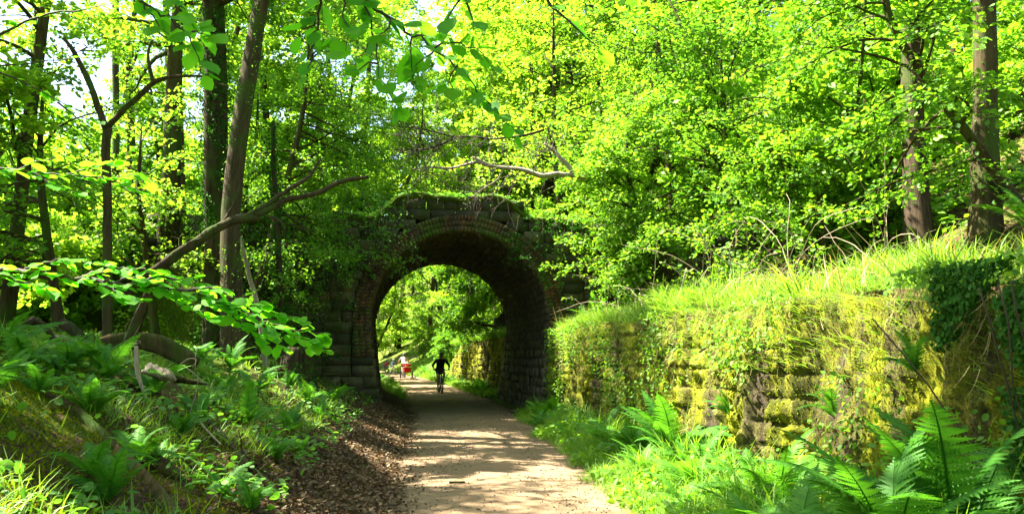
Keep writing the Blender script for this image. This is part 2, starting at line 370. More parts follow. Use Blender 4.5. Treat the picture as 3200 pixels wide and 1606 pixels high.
# retaining walls beside the path
WS = []
def WH(y): return np.interp(y, [3, 7, 14, 23], [2.12, 2.2, 2.34, 2.36])+fbm(np.asarray(y)*.6, np.asarray(y)*0)*.3
def retaining(name, y0, y1, label, hfun):
    yy = np.arange(y0, y1, .035); zz = np.concatenate([np.linspace(-.05, 1, 74)])
    Yg, S = np.meshgrid(yy, zz, indexing='ij'); Ht = hfun(yy)[:, None]
    Zg = S*Ht
    course = Zg/.29+fbm(Yg*.8, Yg*0+2, 2)*.5; ci = np.floor(course); cf = course-ci
    bl = (Yg+_perm[(ci.astype(int)*7) & 255, 3]*2)/(.46+.25*_perm[(ci.astype(int)*5) & 255, 9]); bi = np.floor(bl); bf = bl-bi
    joint = np.minimum(smooth(np.minimum(cf, 1-cf)/.16), smooth(np.minimum(bf, 1-bf)/.10))
    hsh = _perm[(bi.astype(int)*3) & 255, (ci.astype(int)*11) & 255]
    jm = np.clip(.55+fbm(Yg*.9, Zg*.9+70, 3)*3.5, 0, 1); out = (.05*joint+.075*hsh*joint)*jm+fbm(Yg*4, Zg*4, 4)*.16+fbm(Yg*2.3, Zg*.3+40, 4)*.60+.09*fbm(Yg*14, Zg*14, 4)
    drape = smooth((S-.72)/.28)
    out = np.clip(out, -.28, .6); Xg = WX+.16-out*(1-.3*drape)-.10*(1-S)
    mb = MB(); ny_, nz_ = Xg.shape; i, j = np.meshgrid(np.arange(ny_-1), np.arange(nz_-1), indexing='ij')
    v = np.stack([Xg, Yg, Zg], -1)
    mb.add(v, np.stack([i*nz_+j, i*nz_+j+1, (i+1)*nz_+j+1, (i+1)*nz_+j], -1).reshape(-1, 4), np.clip(.25+.9*joint*hsh+fbm(Yg*.7, Zg*.5+7)*1.4, 0, 1).ravel())
    t0 = v[:, -1]; t1 = t0.copy(); t1[:, 0] = WX+.7; t1[:, 2] -= .02
    tv = np.concatenate([t0, t1]); k = np.arange(ny_-1)
    mb.add(tv, np.stack([k, k+ny_, k+1+ny_, k+1], -1), .8)
    e0 = v[0]; e1 = e0.copy(); e1[:, 0] = WX+.7; kz = np.arange(nz_-1); mb.add(np.concatenate([e0, e1]), np.stack([kz, kz+nz_, kz+1+nz_, kz+1], -1), .4)
    e0 = v[-1]; e1 = e0.copy(); e1[:, 0] = WX+.7; mb.add(np.concatenate([e0, e1]), np.stack([kz, kz+1, kz+1+nz_, kz+nz_], -1), .4)
    WS.append((Xg, Yg, Zg)); return tag(mb.build(name, M['mosswall'], None, True), label, 'wall')
retaining('retaining_wall', -1.0, YN-.05, 'mossy stone retaining wall with grass on top, right of the path before the bridge', WH)
retaining('retaining_wall', YB+.05, 60, 'sunlit mossy stone wall beyond the tunnel, seen through the arch on the right', lambda y: np.interp(y, [31, 50, 60], [2.5, 2.3, 1.4])+fbm(y*.6, y*0+3)*.25)

# ------------------------------------------------------------------ foliage tools
T4 = (np.array([(0,0,0),(.45,.34,.05),(1,0,0),(.45,-.34,.05)], float), np.array([(0,3,2,1)]))
T9 = (np.array([(0,0,0),(.2,.24,.03),(.5,.35,.06),(.82,.2,.03),(1,0,-.04),(.82,-.2,.03),(.5,-.35,.06),(.2,-.24,.03),(.5,0,-.01)], float), np.array([(0,8,2,1),(8,4,3,2),(0,7,6,8),(8,6,5,4)]))
def oval(n=7):
    xs_ = np.linspace(0, 1, n+1); w = .37*np.sin(np.pi*xs_**.85)**.8; w[0] = w[-1] = 0
    mid = [(x, 0, -.02-.05*x*x) for x in xs_]; l = [(x, a*(1+.06*((k % 2)*2-1)), .04*a/.37-.05*x*x) for k, (x, a) in enumerate(zip(xs_, w))]; r = [(x, -b, c) for x, b, c in l]
    V = np.array(mid+l+r); F = []; m = n+1
    for k in range(n): F.append((k, k+1, m+k+1, m+k)); F.append((k, 2*m+k, 2*m+k+1, k+1))
    return V, np.array(F)
TO = oval()
TOAK = (np.array([(0,0,0),(.25,.10,.02),(.36,.28,.04),(.46,.15,.02),(.62,.36,.05),(.74,.18,.02),(.88,.22,.02),(1,0,0),
                  (.88,-.22,.02),(.74,-.18,.02),(.62,-.36,.05),(.46,-.15,.02),(.36,-.28,.04),(.25,-.10,.02)], float),
        np.array([(0,3,2,1),(0,5,4,3),(0,7,6,5),(0,9,8,7),(0,11,10,9),(0,13,12,11)]))
def scatter(mb, T, C, D, N, S, A, mi=0, W=1.0):
    C = np.asarray(C, float)
    if not len(C): return
    D = nrm(D); B = nrm(np.cross(N, D)); N2 = np.cross(D, B); S = np.asarray(S, float)[:, None, None]
    tv, tf = T; V = C[:, None]+S*(tv[None, :, 0, None]*D[:, None]+W*tv[None, :, 1, None]*B[:, None]+tv[None, :, 2, None]*N2[:, None])
    F = tf[None]+(np.arange(len(C))*len(tv))[:, None, None]
    mb.add(V.reshape(-1, 3), F.reshape(-1, tf.shape[1]), np.repeat(np.asarray(A, float), len(tv)), mi)
UP = np.array([0, 0, 1.])
def leaves_on(mb, rg, P, width, n, size, T=T4, tilt=.5, droop=.0, mi=0, flat=.12, vbase=.5, vvar=.5):
    """n leaves in a flattish spray along polyline P"""
    P = np.asarray(P); s = rg.rand(n)**.8*(len(P)-1.001); k = s.astype(int); f = (s-k)[:, None]
    c = P[k]*(1-f)+P[k+1]*f; t = nrm(P[k+1]-P[k]); side = nrm(np.cross(t, UP)); sg = rg.choice([-1, 1], n)[:, None]
    taper = (1-.55*s/(len(P)-1))[:, None]
    c = c+side*sg*rg.rand(n, 1)*width*taper+rg.randn(n, 3)*np.array([.02, .02, flat])*width*2
    D = side*sg*.8+t*.7+rg.randn(n, 3)*.4-UP*droop
    N = UP+rg.randn(n, 3)*tilt
    scatter(mb, T, c, D, N, size*rg.uniform(.65, 1.25, n), np.clip(vbase+vvar*(rg.rand(n)*2-1)+.25*(rg.rand()-.5), 0, 1), mi)
def curve(rg, a, d, L, n, rise=.0, wob=.12):
    d = nrm(np.array(d, float)); P = [np.array(a, float)]
    for k in range(n):
        d = nrm(d+np.array([0, 0, rise/n])+rg.randn(3)*wob); P.append(P[-1]+d*L/n)
    return np.array(P)
def path_at(P, t):
    P = np.asarray(P); s = t*(len(P)-1); k = min(int(s), len(P)-2); return P[k]+(P[k+1]-P[k])*(s-k), nrm(P[k+1]-P[k])
def resample(P, r, m):
    P = np.asarray(P, float); s = np.concatenate([[0], np.cumsum(np.linalg.norm(np.diff(P, axis=0), axis=1))]); t = np.linspace(0, s[-1], m)
    Q = np.stack([np.interp(t, s, P[:, k]) for k in range(3)], -1); return Q, np.interp(t, s, r)
def tree(rg, wood, crown, P, Rr, t0, nl, L, nsub, nleaf, size, T=T4, elev=(.1, .9), rise=-.5, width=.3, az=None, sides=9, rough=.07, tip=1.0, sub_len=.4, tilt=.5, twigs=True, vb=.5, droop=0., mi_leaf=0, wob=.13):
    P = np.asarray(P, float); Rr = np.asarray(Rr, float)
    if wood is not None: wood.tube(P, Rr, sides, rough=rough, seed=rg.randint(99))
    for k in range(nl):
        t = t0+(1-t0)*((k+rg.rand())/nl)
        a, d = path_at(P, min(t, .995)); r0 = np.interp(t, np.linspace(0, 1, len(Rr)), Rr)*.45
        th = rg.uniform(0, 2*math.pi) if az is None else az[0]+rg.uniform(-az[1], az[1])
        e = rg.uniform(*elev); l = L*(1-.55*max(0, (t-t0)/(1-t0+1e-6))**2*tip)*rg.uniform(.65, 1.15)
        B = curve(rg, a, (math.cos(th)*math.cos(e), math.sin(th)*math.cos(e), math.sin(e)), l, 7, rise, wob)
        if wood is not None: wood.tube(B, np.linspace(max(r0, .012), .006, 8), 5, cap=False)
        for q in range(nsub):
            s = .18+.82*(q+rg.rand())/nsub; b, bd = path_at(B, min(s, .99))
            side = nrm(np.cross(bd, UP))*rg.choice([-1, 1]); sd = bd*rg.uniform(.3, 1)+side*rg.uniform(.3, 1.1)+UP*rg.uniform(-.25, .3)
            ls = L*sub_len*(1.1-.5*s)*rg.uniform(.6, 1.2)
            S_ = curve(rg, b, sd, ls, 4, rise*.6-droop, .12)
            if wood is not None and twigs: wood.tube(S_, np.linspace(.011, .003, 5)*max(1, size*8), 3, cap=False)
            leaves_on(crown, rg, S_, width*ls*.6+.08, nleaf, size, T, tilt, droop, mi_leaf, .12, vb)

def make_tree(name, label, cat, P, Rr, bark, leafm, seed, group=None, base=None, **kw):
    P = np.asarray(P, float); base = P[0] if base is None else np.array(base, float)
    rg = np.random.RandomState(seed); w = MB(); c = MB()
    tree(rg, w, c, P, Rr, **kw) if kw.get('crownmb') is None else None
    for mb in (w, c): mb.v = [v-base for v in mb.v]
    root = thing(name, label, cat, tuple(base), 0, group)
    w.build('trunk', bark, root, True)
    if c.v: c.build('crown', leafm, root)
    return root

# ---- prototypes for the wood around
protos = []
pspec = [(17, .20, .30, 26, 3.8), (15, .15, .18, 30, 3.4), (19, .24, .42, 24, 4.2), (13, .11, .12, 26, 2.8), (16, .17, .34, 26, 4.4)]
for k, (h, r, t0, nl, L) in enumerate(pspec):
    rg = np.random.RandomState(40+k); P = curve(rg, (0, 0, -.3), (rg.randn()*.05, rg.randn()*.05, 1), h, 10, 0, .03)
    Rr = np.linspace(r*1.25, .03, 11)
    w = MB(); c = MB(); tree(rg, w, c, P, Rr, t0, nl, L, 8, 105, .15, T4, (-.1, .75), -.55, .42, sides=8, twigs=False, tilt=.55)
    wo = w.build('trunk', [M['bark_brown'], M['bark_dark'], M['bark_grey'], M['bark_brown'], M['bark_grey']][k], None, True); co = c.build('crown', M['far_leaf'], None)
    protos.append((wo, co))
sprotos = []
for k in range(4):
    rg = np.random.RandomState(60+k); w = MB(); c = MB()
    for q in range(6):
        th = rg.rand()*6.28; P = curve(rg, (math.cos(th)*.15, math.sin(th)*.15, -.15), (math.cos(th)*.35, math.sin(th)*.35, 1), rg.uniform(2.0, 3.6), 6, -.1, .08)
        tree(rg, w, c, P, np.linspace(.03, .008, 7), .12, 9, 1.3, 4, 55, .095, T4, (-.1, .9), -.5, .45, sides=5, rough=0, twigs=False, tilt=.6)
    sprotos.append((w.build('stem', M['bark_brown'], None), c.build('foliage', M['far_leaf'] if k % 2 else M['wood_leaf'], None)))
cprotos = []
for k, (h, r, t0, nl, L) in enumerate([(18, .2, .38, 18, 3.8), (17, .17, .34, 20, 3.4)]):
    rg = np.random.RandomState(80+k); P = curve(rg, (0, 0, -.3), (rg.randn()*.05, rg.randn()*.05, 1), h, 10, 0, .03)
    w = MB(); c = MB(); tree(rg, w, c, P, np.linspace(r*1.25, .03, 11), t0, nl, L, 7, 46, .14, T4, (-.1, .75), -.5, .4, sides=8, twigs=False, tilt=.55)
    cprotos.append((w.build('trunk', M['bark_grey'], None, True), c.build('crown', M['wood_leaf'], None)))
_used = {}
def place(protoset, k, name, label, cat, group, x, y, s=1.0, rz=None, z=None, sz=1.0, rg=random.Random(5), leafm=None):
    r = thing(name, label, cat, (x, y, float(H(x, y)) if z is None else z), rg.uniform(0, 6.28) if rz is None else rz, group)
    r.scale = (s, s, s*sz)
    for o in protoset[k]:
        if _used.get(o.name): c = o.copy(); COL.objects.link(c)
        else: c = o; _used[o.name] = 1
        c.parent = r
    return r

# ------------------------------------------------------------------ wood beyond and around
prg = random.Random(21)
def okpos(pts, x, y, dmin): return all((x-a)**2+(y-b)**2 > dmin**2 for a, b in pts)
def fill(n, xr, yr, dmin, test, protoset, ks, name, label, cat, group, sr, szr=(.9, 1.1)):
    pts = []; tries = 0
    while len(pts) < n and tries < n*60:
        tries += 1; x = prg.uniform(*xr); y = prg.uniform(*yr)
        if not test(x, y) or not okpos(pts, x, y, dmin): continue
        pts.append((x, y)); place(protoset, prg.choice(ks), name, label, cat, group, x, y, prg.uniform(*sr), None, None, prg.uniform(*szr), prg)
def clear(x, y, m=2.2): 
    dl = float((PC(y)-HW(y))-x); dr = float(x-(PC(y)+HW(y))); return max(dl, dr) > m and not (YN-1.5 < y < YB+1.2 and -8 < x < 12)
def inview(x, y, m=0):
    d = np.array([x, y, 1.65])-EYE; f = d@cF
    return f > 0 and abs((d@cR)/f*FPX) < 1750+m
fill(24, (-50, -7), (22, 80), 4.0, lambda x, y: clear(x, y, 5) and inview(x, y) and (y > 24 or x < -11) and not (x > -9 and y < 33) and not (-24 < x < -9 and 20 < y < 42), protos+cprotos, [5, 6, 5, 6, 0, 4, 6], 'woodland_tree', 'slim leafy tree among the many in the sunlit wood left of the bridge', 'tree', 'trees in the wood left of the bridge', (.8, 1.15))
fill(64, (9.5, 60), (17, 80), 2.9, lambda x, y: clear(x, y, 6) and inview(x, y, 500) and x > 11-.0*y, protos, [0, 1, 2, 4], 'woodland_tree', 'leafy tree among the many on the hillside right of the bridge', 'tree', 'trees on the hillside right of the bridge', (.75, 1.1))
fill(30, (-14, 18), (34, 84), 3.0, lambda x, y: clear(x, y, 3.4) and not (-17 < x < float(PC(y))-2 and 36 < y < 76), protos, [0, 1, 3, 4], 'woodland_tree', 'leafy tree standing on the banks beyond the bridge', 'tree', 'trees on the banks beyond the bridge', (1.0, 1.3))
fill(40, (-45, 45), (88, 135), 4.6, lambda x, y: clear(x, y, 3.0), protos, [0, 1, 2, 3, 4], 'woodland_tree', 'distant tree in the bright green wood closing the view beyond the bridge', 'tree', 'distant trees closing the view', (1.0, 1.35))
fill(44, (-38, -6), (16, 60), 2.2, lambda x, y: clear(x, y, 5.5) and inview(x, y), sprotos, [0, 1, 2, 3], 'shrub', 'low leafy shrub under the trees of the left wood', 'shrub', 'shrubs in the left wood', (.7, 1.3))
fill(46, (-9, 11), (34, 86), 1.7, lambda x, y: clear(x, y, 2.2) and not (4 < x < 6 and y < 60), sprotos, [0, 1, 2, 3], 'shrub', 'leafy shrub on the banks beyond the tunnel', 'shrub', 'shrubs on the banks beyond the tunnel', (.6, 1.15))
fill(18, (-20, 14), (88, 112), 3, lambda x, y: clear(x, y, 1.6), sprotos, [0, 1, 2, 3], 'shrub', 'distant shrub where the path curves away', 'shrub', 'shrubs at the far end of the path', (1.0, 1.6))
fill(26, (11, 40), (22, 70), 2.4, lambda x, y: inview(x, y) and y > 1.1*x+6 and clear(x, y, 5), sprotos, [0, 1, 2, 3], 'shrub', 'low leafy shrub on the slope right of the bridge', 'shrub', 'shrubs on the right slope', (.7, 1.3))
fill(14, (-7.5, 10), (24, 31), 1.5, lambda x, y: not (-1.2 < x < 4.4), sprotos, [0, 1, 2, 3], 'shrub', 'leafy shrub growing on top of the bridge beside the parapet', 'shrub', 'shrubs on the bridge deck', (.45, .75))
for ob in [o for o in COL.objects if o.get('group') == 'shrubs on the bridge deck']: ob.location.z = 5.2
for k, (x, y, s_, q) in enumerate([(-4.4, 34.5, 1.25, 1), (6.9, 38, 1.3, 4), (-4.2, 80, 1.3, 0), (-2.3, 36.0, 1.3, 1), (-1.9, 42, 1.35, 4), (-2.6, 51, 1.5, 0), (6.4, 35.0, 1.3, 0), (-1.5, 92, 1.7, 4), (4.5, 96, 1.7, 1), (1.0, 104, 1.8, 0), (-6.5, 98, 1.7, 1), (5.6, 43, 1.15, 4), (4.9, 35, 1.0, 1), (7.2, 47, 1.3, 1), (8.5, 34, 1.2, 0), (5.8, 56, 1.35, 4), (-7.0, 84, 1.35, 1), (7.4, 52, 1.4, 4), (10.5, 41, 1.3, 3), (-8.5, 36, 1.2, 0)]):
    place(protos, q, 'woodland_tree', 'leafy tree standing on the banks beyond the bridge', 'tree', 'trees on the banks beyond the bridge', x, y, s_, k*1.9)
fill(20, (-36, -7), (22, 60), 3.6, lambda x, y: clear(x, y, 6) and inview(x, y), sprotos, [0, 1, 2, 3], 'understorey_tree', 'small bushy tree in the bright understorey of the left wood', 'tree', 'understorey trees in the left wood', (1.7, 2.5))
fill(30, (10, 40), (17, 60), 3.0, lambda x, y: clear(x, y, 5) and inview(x, y, 200), sprotos, [0, 1, 2, 3], 'understorey_tree', 'small bushy tree on the slope right of the bridge', 'tree', 'understorey trees on the right slope', (1.6, 2.4))
# canopy trees beside the path, mostly above and left of the frame: they throw the dappled shade
for k, (x, y, s, q) in enumerate([(-10.8, 4.0, 1.0, 0), (-9.8, 9.5, .85, 13), (-6.6, 15.5, 1.05, 13), (-7.4, 12.6, 1.0, 0), (-3.9, 6.1, 1.0, 10), (-7, 1.0, 1.0, 10), (-10.2, 14.2, 1.0, 10)]):
    place(cprotos if q < 10 else protos, q % 10, 'canopy_tree', 'tall tree left of the path whose crown rises out of the picture', 'tree', 'tall trees shading the path from the left', x, y, s, k*1.3)

for k, (x, y, s_, q) in enumerate([(-11, -9, 1.2, 10), (-6.5, -12, 1.3, 14), (-1.5, -14, 1.3, 10), (3.5, -15, 1.3, 11), (8, -12, 1.3, 14), (12, -8, 1.2, 10), (16, -1, 1.2, 11), (11, 0, 1.1, 14)]):  # unseen trees added to cut sky light on the bridge and tunnel
    place(protos, q-10, 'canopy_tree', 'unseen tall tree added behind the viewer to block sky light', 'tree', 'unseen trees added behind the viewer', x, y, s_, k*1.3)
# ------------------------------------------------------------------ single trees, placed where they stand
def pxs(pts, Y): return [at(px, py, Y if np.isscalar(Y) else Y[i]) for i, (px, py) in enumerate(pts)]
def finish_poly(P, Rr, m=16, jit=.0, seed=0):
    Q, r = resample(P, Rr, m)
    if jit: Q = Q+np.random.RandomState(seed).randn(*Q.shape)*jit*r[:, None]
    # smooth
    for _ in range(2): Q[1:-1] = .25*Q[:-2]+.5*Q[1:-1]+.25*Q[2:]
    return Q, r
def trunk_ivy(root, P, Rr, t0, t1, n, seed, leafm, size=.06, spread=.06, name='ivy', amt=1.0):
    rg = np.random.RandomState(seed); mb = MB(); P = np.asarray(P); s = t0+(t1-t0)*rg.rand(n); C = []; Nn = []
    for q in s:
        a, d = path_at(P, q); r = np.interp(q, np.linspace(0, 1, len(Rr)), Rr); th = rg.rand()*6.28
        if vn(th*1.5+seed, q*14) < .42/amt: continue
        nv = np.array([math.cos(th), math.sin(th), .2]); C.append(a+nv*(r*1.02+abs(rg.randn())*spread)); Nn.append(nv)
    C = np.array(C); Nn = np.array(Nn); D = rg.randn(len(C), 3)*.6-UP*.8
    scatter(mb, T9, C-np.array(root.location), D, Nn+rg.randn(len(C), 3)*.35, size*rg.uniform(.6, 1.3, len(C)), rg.rand(len(C)))
    return mb.build(name, leafm, root)
def single(name, label, cat, pts, Y, radpx, bark, leafm, seed, top=None, m=18, jit=.15, group=None, **kw):
    P = pxs(pts, Y); Yr = Y if np.isscalar(Y) else np.mean(Y); Rr = [r*Yr/FPX for r in radpx]
    gz = float(H(P[0][0], P[0][1]))
    if top is not None: P.append(P[-1]+np.array(top)); Rr.append(Rr[-1]*.45)
    if P[0][2] > gz-.1: P[0] = np.array([P[0][0], P[0][1], gz-.15])
    Q, r = finish_poly(P, Rr, m, jit, seed)
    flare = np.exp(-np.linspace(0, 1, m)*m*.55)*.45; r = r*(1+flare)
    rg = np.random.RandomState(seed); w = MB(); c = MB()
    if leafm is None: w.tube(Q, r, 12, rough=.05, seed=seed)
    else: tree(rg, w, c, Q, r, sides=14, **kw)
    base = Q[0].copy()
    for mb in (w, c): mb.v = [v-base for v in mb.v]
    root = thing(name, label, cat, tuple(base), 0, group); w.build('trunk', bark, root, True)
    if c.v: c.build('crown', leafm, root)
    return root, Q, r
crown_hi = dict(t0=.5, nl=18, L=3.4, nsub=7, nleaf=48, size=.12, elev=(.0, .8), rise=-.5, width=.4)
t, Q, r = single('oak_tree', 'thick dark ivy-clad trunk rising out of the picture left of the bridge', 'tree', [(680, 1120), (676, 800), (672, 400), (666, 0), (660, -400)], 19, [40, 36, 34, 32, 28], M['bark_dark'], M['wood_leaf'], 1, top=(0, .3, 4), **crown_hi)
trunk_ivy(t, Q, r, .02, .75, 8500, 3, M['ivy_leaf'], .06, .10, amt=1.2)
t, Q, r = single('birch_tree', 'smooth leaning trunk, lit along its left side, in front of the dark ivy-clad trunk', 'tree', [(748, 1125), (728, 980), (722, 800), (722, 620), (745, 450), (778, 240), (818, 10), (890, -400)], 17.5, [36, 29, 27, 28, 27, 26, 24, 18], M['bark_grey'], M['wood_leaf'], 2, top=(.8, .5, 3), **{**crown_hi, 't0': .6, 'nl': 16})
trunk_ivy(t, Q, r, .0, .6, 1700, 8, M['vine_leaf'], .04, .05)
# fork-topped slim dead tree
def deadwood(name, label, cat, polys, Y, bark, seed, group=None, jit=.25, twigs=0, tl=.5, twig_mat=None, ground=False, parts=('trunk', 'branch')):
    base = None; root = None
    for k, (pts, rp) in enumerate(polys):
        Yk = Y if np.isscalar(Y) else Y[k]; ym = Yk if np.isscalar(Yk) else np.mean(Yk)
        P = pxs(pts, Yk); Rr = [q*ym/FPX for q in rp]
        if ground and k == 0: P[0] = np.array([P[0][0], P[0][1], float(H(P[0][0], P[0][1]))-.1])
        Q, r = finish_poly(P, Rr, max(8, len(pts)*4), jit, seed+k)
        if root is None: base = Q[0].copy(); root = thing(name, label, cat, tuple(base), 0, group)
        mb = MB(); mb.tube(Q-base, r, 9, rough=.09, seed=seed+k)
        mb.build(parts[0] if k == 0 else parts[1], bark, root, True)
        if twigs:
            rg = np.random.RandomState(seed*7+k); tw = MB()
            for q in range(twigs):
                a, d = path_at(Q, rg.uniform(.25, 1)); s = nrm(np.cross(d, rg.randn(3)))
                B = curve(rg, a-base, d*.5+s, tl*rg.uniform(.4, 1.2), 6, rg.uniform(-.3, .2), .22); tw.tube(B, np.linspace(.010, .003, 7), 4, cap=False)
                for z in range(3):
                    b, bd = path_at(B, rg.uniform(.3, .95)); B2 = curve(rg, b, bd+rg.randn(3)*.6, tl*.35, 4, -.1, .2); tw.tube(B2, np.linspace(.006, .002, 5), 3, cap=False)
            tw.build('twig', twig_mat or bark, root)
    return root
deadwood('forked_tree', 'slim dark dead tree forking into two bare arms, far left', 'tree', [
    ([(340, 1060), (336, 900), (334, 700), (331, 520), (330, 400)], [15, 13, 12, 12, 13]),
    ([(330, 405), (300, 320), (272, 240), (236, 165), (200, 122)], [10, 9, 8, 7, 5]),
    ([(331, 402), (385, 345), (430, 305), (478, 260), (520, 243), (570, 238), (640, 240)], [9, 8, 8, 8, 6, 5, 3]),
    ([(478, 262), (470, 215), (460, 165), (476, 125)], [6, 5, 4, 3]), ([(630, 240), (670, 262), (715, 268)], [3, 3, 2])], 13, M['bark_brown'], 5, ground=True)
deadwood('fallen_branch', 'long broken bough leaning up to the right before the ivy-clad trunk, with antler-like arms', 'branch', [
    ([(385, 925), (470, 855), (560, 790), (640, 735), (720, 690), (800, 672)], [14, 15, 15, 14, 14, 13]),
    ([(800, 672), (850, 650), (900, 622), (960, 612), (1010, 598), (1060, 570), (1110, 558), (1150, 552)], [9, 9, 8, 7, 8, 7, 7, 5]),
    ([(770, 680), (830, 645), (870, 612), (930, 580), (975, 545), (1000, 500)], [8, 8, 7, 7, 5, 3]),
    ([(820, 668), (850, 682), (875, 690), (890, 716)], [6, 6, 5, 2]), ([(700, 690), (730, 640), (745, 590)], [4, 3, 2])], 15.8, M['bark_grey'], 15, twigs=3, tl=.5)
deadwood('leaning_tree', 'pale sunlit slanting stem to the right of the leaning smooth trunk', 'tree', [([(838, 1060), (812, 980), (785, 880), (765, 800), (745, 730)], [9, 8, 7, 6, 4])], 18.2, M['bark_pale'], 25, ground=True)
t = deadwood('ivy_tree', 'dark upright stem hung with pale ivy between the leaning trunk and the bridge', 'tree', [([(885, 1130), (880, 1000), (872, 850), (868, 700), (860, 560), (850, 380)], [12, 10, 9, 9, 8, 6])], 18.6, M['bark_dark'], 26, ground=True)
P_ = pxs([(885, 1130), (880, 1000), (872, 850), (868, 700), (860, 560), (850, 380)], 18.6); trunk_ivy(t, P_, [.08]*6, .05, 1, 1500, 27, M['ivy_leaf'], .07, .12)
for k, (pts, Y, rp, bk, lab) in enumerate([
        ([(362, 1000), (362, 700), (362, 400), (362, 80), (364, -300)], 27, [11, 10, 10, 10, 8], 'bark_grey', 'slender straight trunk behind the forked dead tree'),
        ([(118, 1060), (118, 850), (116, 600), (108, 350), (100, 100)], 25, [12, 10, 9, 8, 6], 'bark_brown', 'slender brown trunk near the left edge behind the leaf branches'),
        ([(505, 1085), (515, 950), (530, 700), (540, 480), (550, 100)], 23, [40, 32, 28, 25, 20], 'bark_brown', 'stout orange-brown trunk between the forked dead tree and the dark ivy-clad trunk'),
        ([(560, 1100), (570, 900), (575, 600), (560, 300), (550, 0)], 24, [10, 9, 8, 8, 6], 'bark_grey', 'thin grey trunk just left of the dark ivy-clad trunk'),
        ([(410, 1060), (412, 800), (410, 500), (400, 200)], 30, [17, 15, 13, 10], 'bark_brown', 'brown trunk partly hidden by leaves just right of the forked dead tree'),
        ([(1465, 700), (1463, 500), (1455, 350), (1450, 150), (1450, -100)], 54, [10, 9, 8, 7, 5], 'bark_brown', 'slim brown trunk rising behind the parapet above the arch'),
        ([(1722, 700), (1720, 400), (1718, 150), (1715, -100)], 36, [9, 8, 7, 6], 'bark_brown', 'red-brown trunk seen through leaves right of and above the arch'),
        ([(1905, 600), (1880, 300), (1850, 80), (1840, -150)], 33, [15, 13, 12, 9], 'bark_dark', 'dark ivy-wrapped trunk above the bright bush right of the arch')]):
    single('slender_tree', lab, 'tree', pts, Y, rp, M[bk], M['far_leaf'], 70+k, top=(.2, .2, 4), t0=.62, nl=14, L=3.0, nsub=6, nleaf=60, size=.14, elev=(0, .8), rise=-.5, width=.4)
# right-hand trunks on the bank
t, Q, r = single('pine_tree', 'thick straight brown trunk at the right edge standing behind the tall grass', 'tree', [(3085, 850), (3082, 600), (3078, 300), (3072, 0), (3065, -400)], 12, [50, 43, 38, 35, 32], M['bark_brown'], M['wood_leaf'], 31, top=(0, 0, 5), **{**crown_hi, 't0': .55, 'nl': 14})
trunk_ivy(t, Q, r, .0, .5, 260, 33, M['vine_leaf'], .05, .02)
t, Q, r = single('pine_tree', 'dark trunk second from the right edge, leaning slightly left, with leaves across it', 'tree', [(2898, 900), (2875, 760), (2862, 600), (2852, 300), (2846, 0), (2835, -400)], 14.5, [48, 40, 35, 32, 30, 27], M['bark_dark'], M['wood_leaf'], 32, top=(-.2, 0, 5), **{**crown_hi, 't0': .5, 'nl': 14})
for k, (pts, Y, rp, bk, lab) in enumerate([
        ([(2575, 905), (2572, 820), (2568, 700), (2555, 560)], 15.5, [15, 12, 11, 8], 'bark_dark', 'thin dark trunk on the bank in the shadow of the big bush'),
        ([(2735, 880), (2725, 780), (2715, 600), (2705, 300)], 18, [17, 14, 13, 10], 'bark_brown', 'reddish trunk left of the dark trunk on the right bank'),
        ([(2700, 900), (2672, 830), (2640, 760), (2628, 650)], 16, [14, 14, 12, 9], 'bark_pale', 'pale bent trunk leaning left on the right bank'),
        ([(2770, 905), (2768, 700), (2765, 450)], 13.5, [5, 4, 3], 'bark_dark', 'very thin upright stem beside the fallen log on the right bank')]):
    deadwood('thin_tree', lab, 'tree', [(pts, rp)], Y, M[bk], 50+k, ground=True, jit=.3)
deadwood('fallen_log', 'short dark log leaning on the right bank against the trunk', 'log', [([(2785, 782), (2850, 815), (2910, 850), (2965, 888)], [15, 16, 15, 12])], 12.6, M['bark_dark'], 90)
deadwood('dead_bough', 'bare pale bough reaching left above the parapet from the bright bush', 'branch', [
    ([(1840, 560), (1795, 548), (1745, 545), (1692, 552), (1640, 533), (1590, 524), (1540, 520), (1476, 493)], [9, 9, 8, 8, 7, 6, 5, 4]),
    ([(1540, 521), (1490, 505), (1440, 520), (1395, 528), (1350, 522), (1290, 530)], [5, 5, 4, 4, 3, 2]),
    ([(1800, 548), (1765, 505), (1735, 475), (1700, 450)], [8, 8, 6, 4]),
    ([(1570, 528), (1560, 560), (1510, 590), (1470, 620)], [4, 3, 3, 2])], 20, M['bark_pale'], 91, twigs=16, tl=1.2, twig_mat=M['twig'])
deadwood('dead_bough', 'thin dark bare bough crossing the view higher up over the arch', 'branch', [
    ([(1700, 405), (1640, 425), (1590, 430), (1530, 437), (1480, 425), (1420, 430), (1330, 405), (1240, 395)], [4, 4, 4, 3, 3, 2, 2, 1.5]),
    ([(1420, 430), (1370, 455), (1320, 470), (1270, 468)], [4, 3, 2, 2])], 19.5, M['bark_dark'], 92, twigs=34, tl=1.5, twig_mat=M['twig'])
deadwood('hanging_twig', 'bare twig hanging down in front of the retaining wall', 'twig', [
    ([(2145, 840), (2130, 900), (2115, 960), (2118, 1010), (2135, 1060), (2132, 1130), (2125, 1195)], [3, 4, 4, 4, 3, 2, 1.5]),
    ([(2135, 1060), (2165, 1085), (2180, 1100)], [3, 2, 1.5])], 13.4, M['twig_pale'], 93, twigs=3, tl=.25)
deadwood('broken_branch', 'reddish stick jutting out of the grass on the retaining wall', 'branch', [([(2285, 1035), (2240, 1065), (2185, 1100)], [4, 5, 3])], 11.0, M['bark_brown'], 94)

